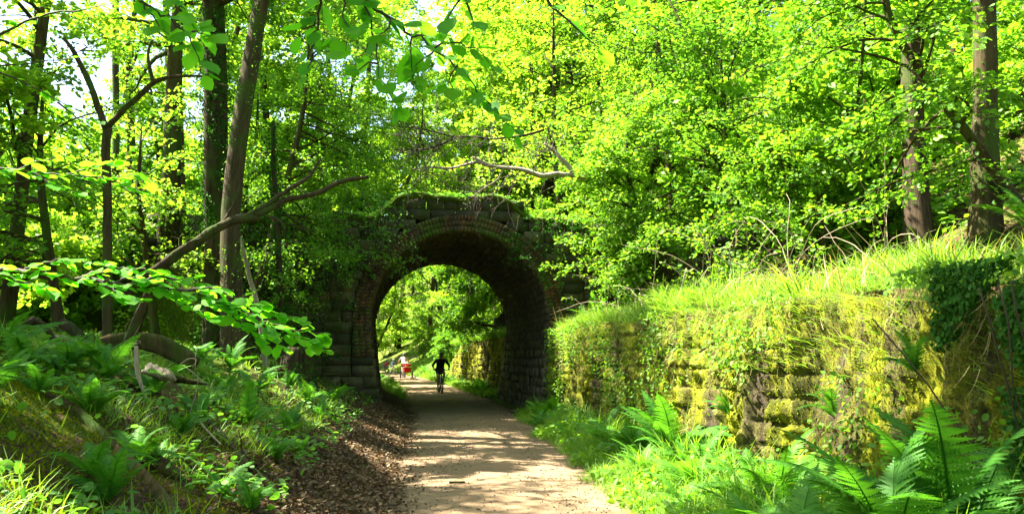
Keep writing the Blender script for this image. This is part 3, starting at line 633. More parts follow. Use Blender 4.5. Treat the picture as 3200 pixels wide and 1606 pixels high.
# shrubs and small trees massed on the right bank
def bush(name, label, cxp, cyp, Y, rad, seed, nl=26, size=.1, T=TOAK, leafm='bush_leaf', az=None, base_dx=.5, nleaf=46, elev=(-.25, .9), group=None, nsub=7, lo=.25):
    c = at(cxp, cyp, Y); bx = c[0]+base_dx; b = np.array([bx, Y+.3, float(H(bx, Y+.3))-.15])
    rg = np.random.RandomState(seed); top = c+np.array([0, 0, rad*.7])
    P = np.array([b, b+(c-b)*.4+rg.randn(3)*.1, c, top]); Q, r = finish_poly(P, [.11, .085, .06, .015], 12, .2, seed)
    w = MB(); cr = MB(); tree(rg, w, cr, Q, r, lo, nl, rad, nsub, nleaf, size, T, elev, -.55, .42, az=az, sides=8, tip=.7, tilt=.5, sub_len=.42, vb=.5)
    for mb in (w, cr): mb.v = [v-Q[0] for v in mb.v]
    root = thing(name, label, 'tree', tuple(Q[0]), 0, group); w.build('trunk', M['bark_brown'], root, True); cr.build('crown', M[leafm], root); return root
bush('hazel_tree', 'bright yellow-green bush overhanging the bridge wall right of the arch', 1960, 560, 20.5, 2.4, 201, 34, .11, az=(math.pi, 1.9), base_dx=1.2, nleaf=50)
bush('hazel_tree', 'sunlit oak sapling reaching left in front of the dark wall right of the arch', 2060, 800, 19.0, 1.9, 202, 22, .10, az=(math.pi, 1.2), base_dx=1.2, elev=(-.3, .4))
bush('hazel_tree', 'large leafy tree filling the space above the retaining wall', 2260, 380, 18.0, 3.1, 203, 36, .11, nleaf=52)
bush('hazel_tree', 'shaded dense bush over the middle of the retaining wall', 2450, 690, 16.0, 2.0, 204, 30, .09, leafm='wood_leaf')
bush('hazel_tree', 'leafy tree between the bright bush and the trunks on the right', 2560, 330, 20.5, 2.9, 205, 32, .10, nleaf=50)
bush('hazel_tree', 'tall leafy tree above the bright bush, cut by the top of the picture', 2050, 90, 23, 3.4, 206, 30, .12)
bush('hazel_tree', 'tall leafy tree over the parapet, right of the bare boughs', 1730, 180, 27, 3.3, 207, 28, .13, elev=(-.2, .9), leafm='far_leaf')
bush('oak_tree', 'leafy low-branched oak whose layered leaves hang across the right-hand trunks', 2760, 60, 11.5, 2.2, 208, 22, .10, az=(math.pi, 1.6), base_dx=2.6, leafm='wood_leaf', nleaf=40, elev=(-.3, .5))
bush('hazel_tree', 'small leafy sapling before the dark trunk on the right bank', 2740, 660, 15.8, 1.2, 209, 16, .08, leafm='wood_leaf', nleaf=34)
bush('hawthorn_tree', 'feathery small-leaved tree with drooping twigs left of the arch', 960, 330, 20.5, 3.0, 211, 34, .075, T=T9, az=(0, 1.8), base_dx=-1.6, leafm='wood_leaf', nleaf=60, elev=(-.5, .6), nsub=8)
bush('hawthorn_tree', 'leafy tree behind the dark ivy-clad trunk', 800, 480, 22.0, 2.4, 212, 28, .09, T=T9, leafm='wood_leaf', base_dx=-.8)
bush('hazel_tree', 'airy young tree behind the forked dead tree', 430, 620, 19.0, 2.3, 213, 20, .09, T=T9, leafm='far_leaf', nleaf=30)
bush('hazel_tree', 'airy leafy sapling at the left edge of the wood', 120, 520, 15.0, 2.4, 214, 24, .09, T=T9, leafm='wood_leaf', nleaf=34)
bush('larch_tree', 'soft pale green drooping tree standing above the middle of the parapet', 1320, 470, 36, 3.4, 215, 40, .10, T=T4, leafm='far_leaf', nleaf=90, elev=(-.6, .4), base_dx=-3.8, lo=.4)
bush('hazel_tree', 'leafy tree above the parapet left of the pale drooping tree', 1120, 220, 33, 3.6, 216, 30, .13, leafm='far_leaf', base_dx=-2.5)
bush('hazel_tree', 'dark leafy bush seen through the arch above the far wall', 1470, 960, 46, 2.9, 217, 30, .13, T=T9, leafm='wood_leaf', base_dx=1.4)
bush('hazel_tree', 'sunlit leafy bush seen through the arch on the left bank', 1235, 960, 52, 2.6, 218, 26, .13, T=T9, leafm='far_leaf', base_dx=-1.6)

# hanging creeper over the bridge, left and right
def creeper(name, label, strands, seed, leafm, size=.055, dens=70, y=YN-.12, spread=.1):
    rg = np.random.RandomState(seed); st = MB(); lv = MB(); root = thing(name, label, 'creeper', (strands[0][0], y, strands[0][1]), 0)
    b = np.array(root.location)
    for x, z, L in strands:
        P = curve(rg, (x, y-.05-rg.rand()*spread*2, z), (rg.randn()*.15, -.1, -1), L, 10, 0, .08); P[:, 1] = np.minimum(P[:, 1], y-.01)
        st.tube(P-b, .006, 3, cap=False)
        for q in range(int(L*2.2)):
            a, d = path_at(P, rg.rand()); S_ = curve(rg, a-b, (rg.randn(), -.3-rg.rand()*.5, rg.randn()*.4), .35*rg.uniform(.4, 1.3), 3, -.5, .1); leaves_on(lv, rg, S_, .09, int(dens/3.0), size, T9, .6, .3)
        n = int(dens*L*.5); s = rg.rand(n)*.999; C = np.array([path_at(P, q)[0] for q in s])-b+rg.randn(n, 3)*[spread, spread*.5, .05]
        scatter(lv, T9, C, rg.randn(n, 3)*.6-UP*.7, rg.randn(n, 3)*.5+np.array([0, -.8, .5]), size*rg.uniform(.6, 1.2, n), rg.rand(n))
    st.build('vine', M['twig'], root); lv.build('leaves', leafm, root); return root
rg0 = np.random.RandomState(88)
creeper('creeper', 'curtain of small green leaves hanging over the bridge wall left of the arch', [(x, 5.6+rg0.rand()*.5, rg0.uniform(1.2, 3.6)*(1.25 if x < -1 else .8)) for x in np.linspace(-5.2, .3, 46)], 301, M['vine_leaf'], .055, 60, spread=.22)
creeper('creeper', 'thin strand of pale leaves hanging beside the right side of the arch ring', [(4.62, 5.2, 3.0), (4.7, 4.4, 2.2)], 302, M['vine_leaf'], .06, 40, spread=.05)
creeper('creeper', 'dark ivy hanging from the top of the bridge wall right of the arch', [(x, 5.5, rg0.uniform(.5, 1.6)) for x in np.linspace(3.5, 8.5, 30)], 303, M['ivy_leaf'], .06, 90, spread=.12)
creeper('creeper', 'leafy trailing plants along the parapet above the crown of the arch', [(x, 6.05, rg0.uniform(.1, .5)) for x in np.linspace(-.8, 4.2, 13)], 304, M['vine_leaf'], .05, 40, spread=.1)
creeper('creeper', 'dark ivy clinging to the lower wall left of the arch', [(x, rg0.uniform(2.5, 4.6), rg0.uniform(1, 2.5)) for x in np.linspace(-4.8, -1.3, 12)], 305, M['ivy_leaf'], .06, 60, spread=.15)

# ------------------------------------------------------------------ foreground leafy twigs
def leafy_twig(name, label, polys, Y, seed, size=.088, leafm='near_leaf', step=.028, vert=.5, rad=.004, sag=.0):
    """polys: list of pixel polylines; alternate leaves along each"""
    rg = np.random.RandomState(seed); st = MB(); lv = MB(); P0 = at(*polys[0][0], Y if np.isscalar(Y) else Y[0]); root = thing(name, label, 'branch', tuple(P0), 0)
    for k, pts in enumerate(polys):
        Yk = (Y if np.isscalar(Y) else Y[k]); P = np.array([at(px, py, Yk+(.0 if k == 0 else .12*((k % 3)-1))) for px, py in pts])-P0
        L = np.sum(np.linalg.norm(np.diff(P, axis=0), axis=1)); n = max(3, int(L/step)); Q, _ = resample(P, [1]*len(P), n+1)
        for _ in range(2): Q[1:-1] = .25*Q[:-2]+.5*Q[1:-1]+.25*Q[2:]
        Q[1:-1] += rg.randn(n-1, 3)*.006
        st.tube(Q, np.linspace(rad*(1.6 if k == 0 else 1), .0012, n+1), 5, cap=False)
        C = []; D = []; Nn = []; S = []
        for i in range(1, n+1):
            t = nrm(Q[min(i+1, n)]-Q[i-1]); side = nrm(np.cross(t, UP))*(1 if i % 2 else -1)
            for rep in range(1 if rg.rand() < .75 else 2):
                d = nrm(side*rg.uniform(.5, 1)+t*rg.uniform(.3, .8)-UP*rg.uniform(0, .25)+rg.randn(3)*.15)
                C.append(Q[i]+d*.012); D.append(d); Nn.append(UP*(1-vert)+np.array([0, -1, 0])*vert*rg.uniform(.1, 1.6)+rg.randn(3)*.22); S.append(size*rg.uniform(.45, 1.15))
        scatter(lv, TO, C, np.array(D), np.array(Nn), S, rg.rand(len(C)), W=1.0)
    st.build('stem', M['twig'], root, True); lv.build('leaves', M[leafm], root, True); return root
leafy_twig('beech_branch', 'overhanging twig of large round leaves crossing the top centre and drooping to the right', [
    [(1060, -60), (1150, 10), (1220, 60), (1290, 110), (1360, 150), (1430, 205), (1490, 280), (1540, 340), (1600, 400), (1620, 420)],
    [(1130, -30), (1170, 60), (1165, 130), (1178, 200), (1210, 280), (1240, 330)], [(1290, 110), (1340, 120), (1400, 110)], [(1220, 60), (1210, 110), (1150, 130), (1120, 180)],
    [(1430, 205), (1400, 240), (1420, 300)], [(1360, 150), (1330, 190), (1290, 215)], [(1180, 200), (1130, 190), (1100, 230)], [(1080, -40), (1060, 40), (1090, 100), (1080, 160)], [(1290, 108), (1270, 160), (1300, 210), (1290, 260)], [(1360, 150), (1420, 130), (1490, 150), (1530, 200)]], 2.7, 401)
leafy_twig('beech_branch', 'overhanging twig of round leaves hanging just right of the leaning smooth trunk', [
    [(1010, -60), (1000, 30), (985, 100), (975, 170), (960, 235)], [(985, 60), (950, 80), (930, 110)], [(975, 170), (1010, 150)]], 2.8, 402)
leafy_twig('beech_branch', 'overhanging twig of big round leaves crossing the dark trunk at the top left', [
    [(380, -60), (450, 10), (520, 50), (570, 90), (600, 140), (625, 200), (645, 235)], [(450, 10), (480, 60), (530, 110)], [(520, -30), (560, 20), (600, 60), (630, 90)], [(600, 100), (650, 110)]], 2.9, 403)
leafy_twig('beech_branch', 'small hanging twig with a few round leaves right of the top centre', [
    [(1690, -40), (1730, 25), (1775, 75), (1830, 120), (1870, 150)]], 2.6, 404, step=.06)
leafy_twig('beech_branch', 'short leafy twig at the top edge just right of the long drooping one', [[(1420, -60), (1440, 10), (1500, 60), (1480, 100)], [(1436, 0), (1400, 40), (1390, 80)]], 2.6, 408, step=.05)
leafy_twig('beech_branch', 'long level branch of fresh green leaves reaching in from the left edge to the bridge', [
    [(-60, 842), (100, 850), (250, 872), (400, 890), (560, 905), (680, 940), (800, 990), (900, 1035), (1020, 1095)],
    [(60, 848), (140, 820), (250, 815), (340, 830)], [(250, 872), (330, 840), (430, 838), (520, 860)], [(300, 876), (370, 920), (440, 940)],
    [(400, 890), (500, 860), (600, 880), (700, 900)], [(500, 900), (580, 950), (650, 985), (700, 1000)], [(560, 905), (660, 900), (760, 930), (830, 950)],
    [(680, 940), (740, 1000), (800, 1040), (830, 1070)], [(700, 948), (800, 955), (880, 985), (960, 1000)], [(800, 990), (860, 1050), (890, 1090)], [(900, 1035), (950, 1030), (1010, 1045)],
    [(620, 915), (700, 960), (760, 990)], [(-40, 845), (60, 880), (150, 905)], [(350, 885), (410, 870), (480, 885), (560, 930)], [(760, 970), (850, 1000), (930, 1050)]], 4.0, 405, .082, step=.019, vert=.2, rad=.009)
leafy_twig('beech_branch', 'soft leafy branch entering from the left edge above the long level branch', [
    [(-60, 520), (80, 535), (200, 548), (330, 560), (430, 590), (520, 625)], [(60, 530), (120, 500), (200, 490)], [(200, 548), (270, 520), (350, 515)], [(100, 540), (170, 580), (250, 600)], [(330, 560), (400, 545), (460, 560)]], 5.2, 406, .11, step=.04, vert=.2, rad=.006)
leafy_twig('beech_branch', 'twiggy leafy branch high at the left edge with thin dark stems', [
    [(-60, 130), (40, 100), (110, 45), (200, 38), (320, 25), (420, -10)], [(-60, 205), (80, 210), (150, 190), (280, 180), (430, 170)], [(-30, 215), (80, 260), (180, 310), (250, 350), (310, 380)], [(180, 320), (240, 380), (300, 410)]], 6.5, 407, .08, step=.09, vert=.2, rad=.008)

# ------------------------------------------------------------------ ferns
def frond_mesh(name, mat, seed, a0, a1, teeth=9):
    rg = np.random.RandomState(seed); n = 44; s = np.linspace(0, 1, n+1); ang = a0+(a1-a0)*s**1.3
    dx = np.cos(ang)/n; dz = np.sin(ang)/n; P = np.stack([np.concatenate([[0], np.cumsum(dx[:-1])]), rg.uniform(-.16, .16)*s**2, np.concatenate([[0], np.cumsum(dz[:-1])])], -1)
    mb = MB(); mb.tube(P, np.linspace(.008, .0015, n+1), 4, cap=False, a=.3)
    for i in range(4, n+1):
        t = np.array([math.cos(ang[i]), 0, math.sin(ang[i])]); nz = np.array([-math.sin(ang[i]), 0, math.cos(ang[i])])
        f = s[i]; Lp = .19*(np.sin(np.pi*min(1, f*1.02)**.72)**.75 if f < 1 else 0)*(1-.22*rg.rand())+.010
        for sg in (-1, 1):
            d = nrm(np.array([0, sg, 0])+t*(.34+.35*f)-nz*.16+rg.randn(3)*.07)
            k = np.linspace(0, 1, teeth*2+1); w = .0125*(1-k**1.6)*(1+.62*(np.arange(teeth*2+1) % 2*2-1))+.0015
            c = P[i]+d[None]*(k*Lp)[:, None]-nz[None]*(.05*Lp*(k**2))[:, None]
            l = c+t[None]*w[:, None]; r = c-t[None]*w[:, None]; q = np.arange(teeth*2); m = len(k)
            mb.add(np.concatenate([l, r]), np.stack([q, q+1, m+q+1, m+q], -1), rg.uniform(.2, .9))
    o = mb.build(name, mat); me = o.data; bpy.data.objects.remove(o); return me
FR = {m_: [frond_mesh('frond', M[m_], 500+k, a0, a1) for k, (a0, a1) in enumerate([(R(74), R(-5)), (R(82), R(20)), (R(66), R(-35)), (R(78), R(-20)), (R(58), R(0))])] for m_ in ('fern', 'fern_light')}
def fern(base, size, n, seed, label, mat='fern', group=None, az=None, tiltr=(-12, 15)):
    rg = random.Random(seed); root = thing('fern', label, 'fern', tuple(base), 0, group)
    for k in range(n):
        me = rg.choice(FR[mat]); o = bpy.data.objects.new('frond', me); COL.objects.link(o); o.parent = root
        a = (k+rg.uniform(-.3, .3))*2*math.pi/n if az is None else az[0]+rg.uniform(-az[1], az[1])
        s = size*rg.uniform(.75, 1.12); o.scale = (s, s, s); o.rotation_euler = (R(rg.uniform(-15, 15)), R(rg.uniform(*tiltr)), a)
    return root
def ground_hit(px, py, z0=0):
    d = ray(px, py); t = 2.0
    while t < 60:
        q = EYE+d*t
        if q[2] <= float(H(q[0], q[1]))+z0: return q
        t += .05
    return EYE+d*20
# right of the path
def fb(x, y): return (x, y, float(H(x, y))-.02)
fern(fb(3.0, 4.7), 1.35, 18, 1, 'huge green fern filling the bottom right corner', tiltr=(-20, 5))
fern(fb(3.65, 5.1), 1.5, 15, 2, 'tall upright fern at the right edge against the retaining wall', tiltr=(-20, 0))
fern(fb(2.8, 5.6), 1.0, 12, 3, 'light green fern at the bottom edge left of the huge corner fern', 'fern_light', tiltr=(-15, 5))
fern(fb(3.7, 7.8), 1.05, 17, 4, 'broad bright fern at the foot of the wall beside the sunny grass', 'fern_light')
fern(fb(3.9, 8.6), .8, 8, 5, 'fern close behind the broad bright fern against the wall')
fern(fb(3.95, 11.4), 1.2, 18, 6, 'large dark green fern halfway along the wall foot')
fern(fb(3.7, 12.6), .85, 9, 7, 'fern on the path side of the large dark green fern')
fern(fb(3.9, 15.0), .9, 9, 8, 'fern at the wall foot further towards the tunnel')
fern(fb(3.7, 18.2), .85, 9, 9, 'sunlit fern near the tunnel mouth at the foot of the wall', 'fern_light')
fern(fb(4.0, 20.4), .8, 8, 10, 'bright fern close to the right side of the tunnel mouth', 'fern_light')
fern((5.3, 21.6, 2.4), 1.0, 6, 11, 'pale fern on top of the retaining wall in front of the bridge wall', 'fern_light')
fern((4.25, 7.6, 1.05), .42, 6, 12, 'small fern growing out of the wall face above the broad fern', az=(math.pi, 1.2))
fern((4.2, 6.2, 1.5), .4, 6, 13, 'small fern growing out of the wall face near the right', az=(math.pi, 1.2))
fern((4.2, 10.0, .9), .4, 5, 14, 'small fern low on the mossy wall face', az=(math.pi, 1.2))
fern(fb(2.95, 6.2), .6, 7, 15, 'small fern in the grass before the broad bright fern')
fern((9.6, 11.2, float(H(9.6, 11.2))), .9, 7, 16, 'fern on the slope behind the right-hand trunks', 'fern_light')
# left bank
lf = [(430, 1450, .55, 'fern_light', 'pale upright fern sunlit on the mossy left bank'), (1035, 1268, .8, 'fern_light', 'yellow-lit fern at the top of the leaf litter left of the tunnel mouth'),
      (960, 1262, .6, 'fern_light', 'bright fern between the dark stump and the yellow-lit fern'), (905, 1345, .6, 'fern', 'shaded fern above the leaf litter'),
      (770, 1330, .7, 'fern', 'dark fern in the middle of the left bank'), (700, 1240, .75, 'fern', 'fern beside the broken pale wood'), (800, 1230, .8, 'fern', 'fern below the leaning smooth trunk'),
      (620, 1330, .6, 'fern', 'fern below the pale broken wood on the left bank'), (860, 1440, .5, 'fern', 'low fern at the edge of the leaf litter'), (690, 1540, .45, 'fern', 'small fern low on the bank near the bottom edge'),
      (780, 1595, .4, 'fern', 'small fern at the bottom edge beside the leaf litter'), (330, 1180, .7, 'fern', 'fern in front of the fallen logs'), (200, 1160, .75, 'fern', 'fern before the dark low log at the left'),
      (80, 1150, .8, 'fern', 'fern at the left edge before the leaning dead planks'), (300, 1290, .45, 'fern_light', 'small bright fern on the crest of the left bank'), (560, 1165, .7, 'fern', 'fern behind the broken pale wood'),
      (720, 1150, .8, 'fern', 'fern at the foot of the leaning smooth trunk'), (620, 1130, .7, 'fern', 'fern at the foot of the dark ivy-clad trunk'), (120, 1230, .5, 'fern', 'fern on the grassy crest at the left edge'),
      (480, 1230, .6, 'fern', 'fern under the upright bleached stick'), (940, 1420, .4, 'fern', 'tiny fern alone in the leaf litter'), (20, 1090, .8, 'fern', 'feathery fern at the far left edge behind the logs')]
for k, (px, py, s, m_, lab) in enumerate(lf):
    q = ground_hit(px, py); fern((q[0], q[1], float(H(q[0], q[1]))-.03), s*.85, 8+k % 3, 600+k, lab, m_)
frg = random.Random(78)
for k in range(26):
    y = frg.uniform(5.5, 19); x = float(PC(y)-HW(y))-frg.uniform(1.6, 5.5); fern(fb(x, y), frg.uniform(.28, .55), 8, 800+k, 'small shaded fern among many scattered over the left bank', 'fern', 'small ferns scattered over the left bank')
for k, (x, y, s_, lt) in enumerate([(3.1, 6.6, .62, 1), (3.45, 7.1, .7, 0), (3.0, 8.3, .55, 1), (3.5, 9.4, .75, 1), (3.85, 10.2, .85, 0), (3.3, 10.6, .55, 1), (3.7, 13.6, .85, 1), (3.55, 6.0, .8, 1)]):
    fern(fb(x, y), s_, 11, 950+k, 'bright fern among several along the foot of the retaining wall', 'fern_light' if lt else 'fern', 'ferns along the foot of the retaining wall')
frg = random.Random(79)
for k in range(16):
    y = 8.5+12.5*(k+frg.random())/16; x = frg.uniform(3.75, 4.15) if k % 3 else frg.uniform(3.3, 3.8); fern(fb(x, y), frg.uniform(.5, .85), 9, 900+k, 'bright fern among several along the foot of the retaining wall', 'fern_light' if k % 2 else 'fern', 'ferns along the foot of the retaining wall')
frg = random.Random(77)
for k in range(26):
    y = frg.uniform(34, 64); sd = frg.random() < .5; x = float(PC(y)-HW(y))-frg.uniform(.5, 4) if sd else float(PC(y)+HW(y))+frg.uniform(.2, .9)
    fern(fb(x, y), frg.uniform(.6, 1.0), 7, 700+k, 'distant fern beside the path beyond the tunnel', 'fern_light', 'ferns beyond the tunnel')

# ------------------------------------------------------------------ grass, ground cover, litter (uncountable)
def blade(bend, n=3):
    s = np.linspace(0, 1, n+1); a = R(88)-bend*s**1.2*1.0; x = np.concatenate([[0], np.cumsum(np.sin(a[:-1]))/n]); z = np.concatenate([[0], np.cumsum(np.cos(a[:-1]))/n])
    w = .022*(1-s**1.5)+.0015
    # x is along the blade's rise, z its sideways bend
    V = np.array([(x[i], w[i], z[i]) for i in range(n+1)]+[(x[i], -w[i], z[i]) for i in range(n+1)])
    F = np.array([(i, i+1, n+2+i, n+1+i) for i in range(n)]); return V, F
BL = [blade(b) for b in (.5, 1.1, 1.7)]
def grass(mb, rg, x, y, z, h, lean=(0, 0), spread=.35, W=1.0, vb=.5):
    n = len(x); D = np.stack([rg.randn(n)*spread+lean[0], rg.randn(n)*spread+lean[1], np.ones(n)], -1)
    th = rg.rand(n)*6.28; N = np.stack([np.cos(th), np.sin(th), 0*th], -1)
    # N points to the side the blade bends to
    N = nrm(-np.stack([D[:, 0], D[:, 1], 0*th], -1)*-1+N*.5)
    k = rg.randint(0, 3, n); A = np.clip(vb+rg.uniform(-.5, .5, n), 0, 1)
    for q in range(3):
        s = k == q; scatter(mb, BL[q], np.stack([x, y, z], -1)[s], D[s], N[s], h[s], A[s], W=W)
def gsamp(rg, n, xf, y0, y1, dens=None, near=True):
    y = y0+(y1-y0)*(rg.rand(n)**(1.35 if near else 1)); lo, hi = xf(y); x = lo+(hi-lo)*rg.rand(n)
    if dens is not None: k = rg.rand(n) < dens(x, y); x, y = x[k], y[k]
    return x, y
rg = np.random.RandomState(900)
edge = lambda y: PC(y)+HW(y)+fbm(y*1.3, y*0+8, 3)*.6
mb = MB(); x, y = gsamp(rg, 62000, lambda y: (edge(y)-.05, y*0+WX-.02), 4.0, 22.8, lambda x, y: np.clip(.75+fbm(x*1.5, y*1.5)*2.0, .1, 1)*np.clip((x-edge(y))*3+.3, 0, 1))
grass(mb, rg, x, y, H(x, y), .09+(.08+.30*rg.rand(len(x))**1.5)*np.clip((x-edge(y))*1.0+.3, .25, 1.5)*np.clip(.9+fbm(x*2.2, y*2.2, 3)*3, .3, 1.8), (-.1, 0), .5, .7, .5)
tag(mb.build('verge_grass', M['grass']), 'bright grass on the verge between the path and the retaining wall', 'grass', kind='stuff')
mb = MB(); rg = np.random.RandomState(901); x, y = gsamp(rg, 52000, lambda y: (y*0+WX-.02, y*0+6.6), 2.0, 22.8, lambda x, y: np.clip(.75-(x-WX)*.2+fbm(x*1.7, y*1.7)*4, .06, 1))
zt = np.maximum(H(np.maximum(x, WX+.62), y), np.where(x < WX+.7, WH(y), 0))-.02; eg = x < WX+.35; cl = np.clip(.75+fbm(x*1.6, y*1.6+60, 3)*2.6, .25, 1.8)
grass(mb, rg, x[~eg], y[~eg], zt[~eg], (.2+.28*rg.rand((~eg).sum()))*cl[~eg], (-.15, 0), .4, .75, .6)
grass(mb, rg, x[eg], y[eg], zt[eg], (.18+.26*rg.rand(eg.sum()))*cl[eg], (-.45, 0), .45, .7, .65)
n = 4600; yy = 2+20.8*rg.rand(n)**1.3; zz = WH(yy)-rg.rand(n)**1.8*.8; grass(mb, rg, rg.uniform(WX-.10, WX, n), yy, zz, .12+.14*rg.rand(n), (-2.0, 0), .7, .7, .7)
tag(mb.build('bank_grass', M['grass']), 'long grass on top of the retaining wall spilling over its edge', 'grass', kind='stuff')
mb = MB(); n = 1700; yy = 2.5+20*rg.rand(n)**1.3; zz = 2.3-rg.rand(n)**1.5*1.0; grass(mb, rg, rg.uniform(WX-.15, WX-.04, n), yy, zz, .10+.15*rg.rand(n), (-.5, 0), .4, .5)
x, y = gsamp(rg, 700, lambda y: (y*0+WX-.02, y*0+5.6), 3, 22.5); grass(mb, rg, x, y, np.maximum(H(np.maximum(x, WX+.62), y), np.where(x < WX+.7, WH(y), 0)), .25+.4*rg.rand(len(x)), (-.3, 0), .5, .5)
k = len(yy); D = np.stack([-.35+rg.randn(k)*.2, rg.randn(k)*.3, -np.ones(k)], -1); kk = np.clip(fbm(yy*1.1, zz*.4+9)*5+.3, 0, 1) > rg.rand(k)
scatter(mb, BL[0], np.stack([np.full(k, WX-.12), yy, zz], -1)[kk], D[kk], np.tile([-1., 0, 0], (kk.sum(), 1)), .15+.2*rg.rand(kk.sum()), rg.rand(kk.sum()), W=.6)
tag(mb.build('dry_grass', M['dry']), 'straw-coloured dead grass hanging down the face of the retaining wall', 'grass', kind='stuff')
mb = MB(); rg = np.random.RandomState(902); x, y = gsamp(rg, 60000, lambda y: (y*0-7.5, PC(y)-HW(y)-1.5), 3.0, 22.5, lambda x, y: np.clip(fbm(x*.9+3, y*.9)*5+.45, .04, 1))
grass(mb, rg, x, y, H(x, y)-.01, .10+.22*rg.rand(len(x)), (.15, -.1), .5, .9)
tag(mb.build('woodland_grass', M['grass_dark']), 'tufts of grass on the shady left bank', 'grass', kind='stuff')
mb = MB(); rg = np.random.RandomState(903)
for side in (0, 1):
    n = 26000; y = 32+50*rg.rand(n); x = (PC(y)-HW(y))-.15-7*rg.rand(n)**1.4 if side == 0 else (PC(y)+HW(y))+.1+(np.where(y < 58, .75, 6))*rg.rand(n)
    grass(mb, rg, x, y, H(x, y)-.01, .18+.25*rg.rand(n), (0, 0), .5, 1.8, .75)
n = 9000; y = 31.8+27*rg.rand(n); x = WX+rg.rand(n)*1.6; grass(mb, rg, x, y, H(np.maximum(x, 5.1), y), .3+.3*rg.rand(n), (-.5, 0), .4, 1.8, .6)
tag(mb.build('far_grass', M['grass']), 'sunny grass on the banks beyond the tunnel', 'grass', kind='stuff')
# small broad-leaved plants
mb = MB(); rg = np.random.RandomState(904); x, y = gsamp(rg, 13000, lambda y: (edge(y)+.05, y*0+WX-.05), 4.0, 22.5, lambda x, y: np.clip(fbm(x*.9+13, y*.9)*6+.3, .02, 1))
n = len(x); scatter(mb, T9, np.stack([x, y, H(x, y)+.03+(.08+.4*np.clip((x-edge(y)-.2)*.6+fbm(x*2, y*2, 2), 0, .8))*rg.rand(n)**.7], -1), rg.randn(n, 3)*[1, 1, .5], UP+rg.randn(n, 3)*.7, .03+.075*rg.rand(n), rg.rand(n))
x, y = gsamp(rg, 20000, lambda y: (y*0+WX-.25, y*0+WX+.05), 2.5, 22.5); n = len(x); z = 2.35-rg.rand(n)**1.7*2.0; k = (fbm(y*.9+4, z*1.1, 3)*5+.25) > rg.rand(n)*.9
x, y, z = x[k]-.06*rg.rand(k.sum()), y[k], z[k]; n = len(x); scatter(mb, T9, np.stack([x, y, z], -1), rg.randn(n, 3)*.6-[.5, 0, .3], rg.randn(n, 3)*.5+[-.8, 0, .7], .03+.045*rg.rand(n), rg.rand(n))
tag(mb.build('ground_cover', M['bush_leaf']), 'small broad-leaved plants on the verge and the wall face', 'plants', kind='stuff')
mb = MB(); rg = np.random.RandomState(905); x, y = gsamp(rg, 30000, lambda y: (y*0-8, PC(y)-HW(y)-1.1), 3.0, 22.5, lambda x, y: np.clip(fbm(x*.8+33, y*.8)*5+.35, .04, 1))
n = len(x); scatter(mb, T9, np.stack([x, y, H(x, y)+.02+.14*rg.rand(n)], -1), rg.randn(n, 3)*[1, 1, .3], UP+rg.randn(n, 3)*.4, .04+.06*rg.rand(n), rg.rand(n))
n = 9000; y = 23.3+8*rg.rand(n); x = -1.8+7.6*rg.rand(n); y[:2200] = YN-.03+rg.rand(2200)*.4
scatter(mb, T9, np.stack([x, y, np.where(y < 23.5, 6.06-.62*smooth((np.abs(x-1.75)-1.35)/1.0), 5.62)+.12*rg.rand(n)], -1), rg.randn(n, 3)*[1, 1, .3], UP+rg.randn(n, 3)*.4, .05+.07*rg.rand(n), rg.rand(n))
tag(mb.build('woodland_herbs', M['vine_leaf']), 'low green herbs on the left bank and along the top of the bridge', 'plants', kind='stuff')
# moss cushions on the left bank
mb = MB(); rg = np.random.RandomState(906); x, y = gsamp(rg, 110000, lambda y: (y*0-6.5, PC(y)-HW(y)-1.3), 3.0, 14, lambda x, y: np.clip(fbm(x*1.2+53, y*.5+x*.9)*7+.6, 0, 1))
n = len(x); D = rg.randn(n, 3)*.5+UP; scatter(mb, T4, np.stack([x, y, H(x, y)-.005], -1), D, rg.randn(n, 3), .018+.022*rg.rand(n), rg.rand(n), W=.7)
Xg, Yg, Zg = WS[0]; n = 130000; a = rg.randint(0, Xg.shape[0], n); b_ = rg.randint(2, Xg.shape[1]-2, n); xx, yy, zz = Xg[a, b_], Yg[a, b_], Zg[a, b_]; k = (yy > 3) & (rg.rand(n) < np.clip(fbm(yy*3.2, zz*.28+20, 3)*9+.40, .08, 1)); xx, yy, zz = xx[k], yy[k], zz[k]; n = len(xx)
scatter(mb, T4, np.stack([xx+.01, yy, zz], -1), rg.randn(n, 3)*.45+[-.8, 0, -.6], rg.randn(n, 3), .014+.022*rg.rand(n), rg.rand(n), W=.7)
tag(mb.build('moss', M['moss_tuft']), 'yellow-green moss cushions on the left bank and on the face of the retaining wall', 'moss', kind='stuff')
mb = MB(); rg = np.random.RandomState(907)
x, y = gsamp(rg, 60000, lambda y: (PC(y)-HW(y)-3.4, PC(y)-HW(y)+.35), 4.5, 26, lambda x, y: np.clip(1.25-np.abs((PC(y)-HW(y)-x)-.8)*(.62+.35*(y < 11))+fbm(x, y)*1.2, 0, 1)*np.clip(((PC(y)-HW(y))-x)*2.2+.25, 0, 1))
n = len(x); scatter(mb, T4, np.stack([x, y, H(x, y)+.012+.03*rg.rand(n)], -1), rg.randn(n, 3)*[1, 1, .45], UP+rg.randn(n, 3)*.7, .022+.045*rg.rand(n), rg.rand(n)**1.3, W=1.1)
x, y = gsamp(rg, 16000, lambda y: (y*0+7, y*0+20), 8, 34); n = len(x); scatter(mb, T4, np.stack([x, y, H(x, y)+.02], -1), rg.randn(n, 3)*[1, 1, .45], UP+rg.randn(n, 3)*.7, .06+.06*rg.rand(n), rg.rand(n), W=1.1)
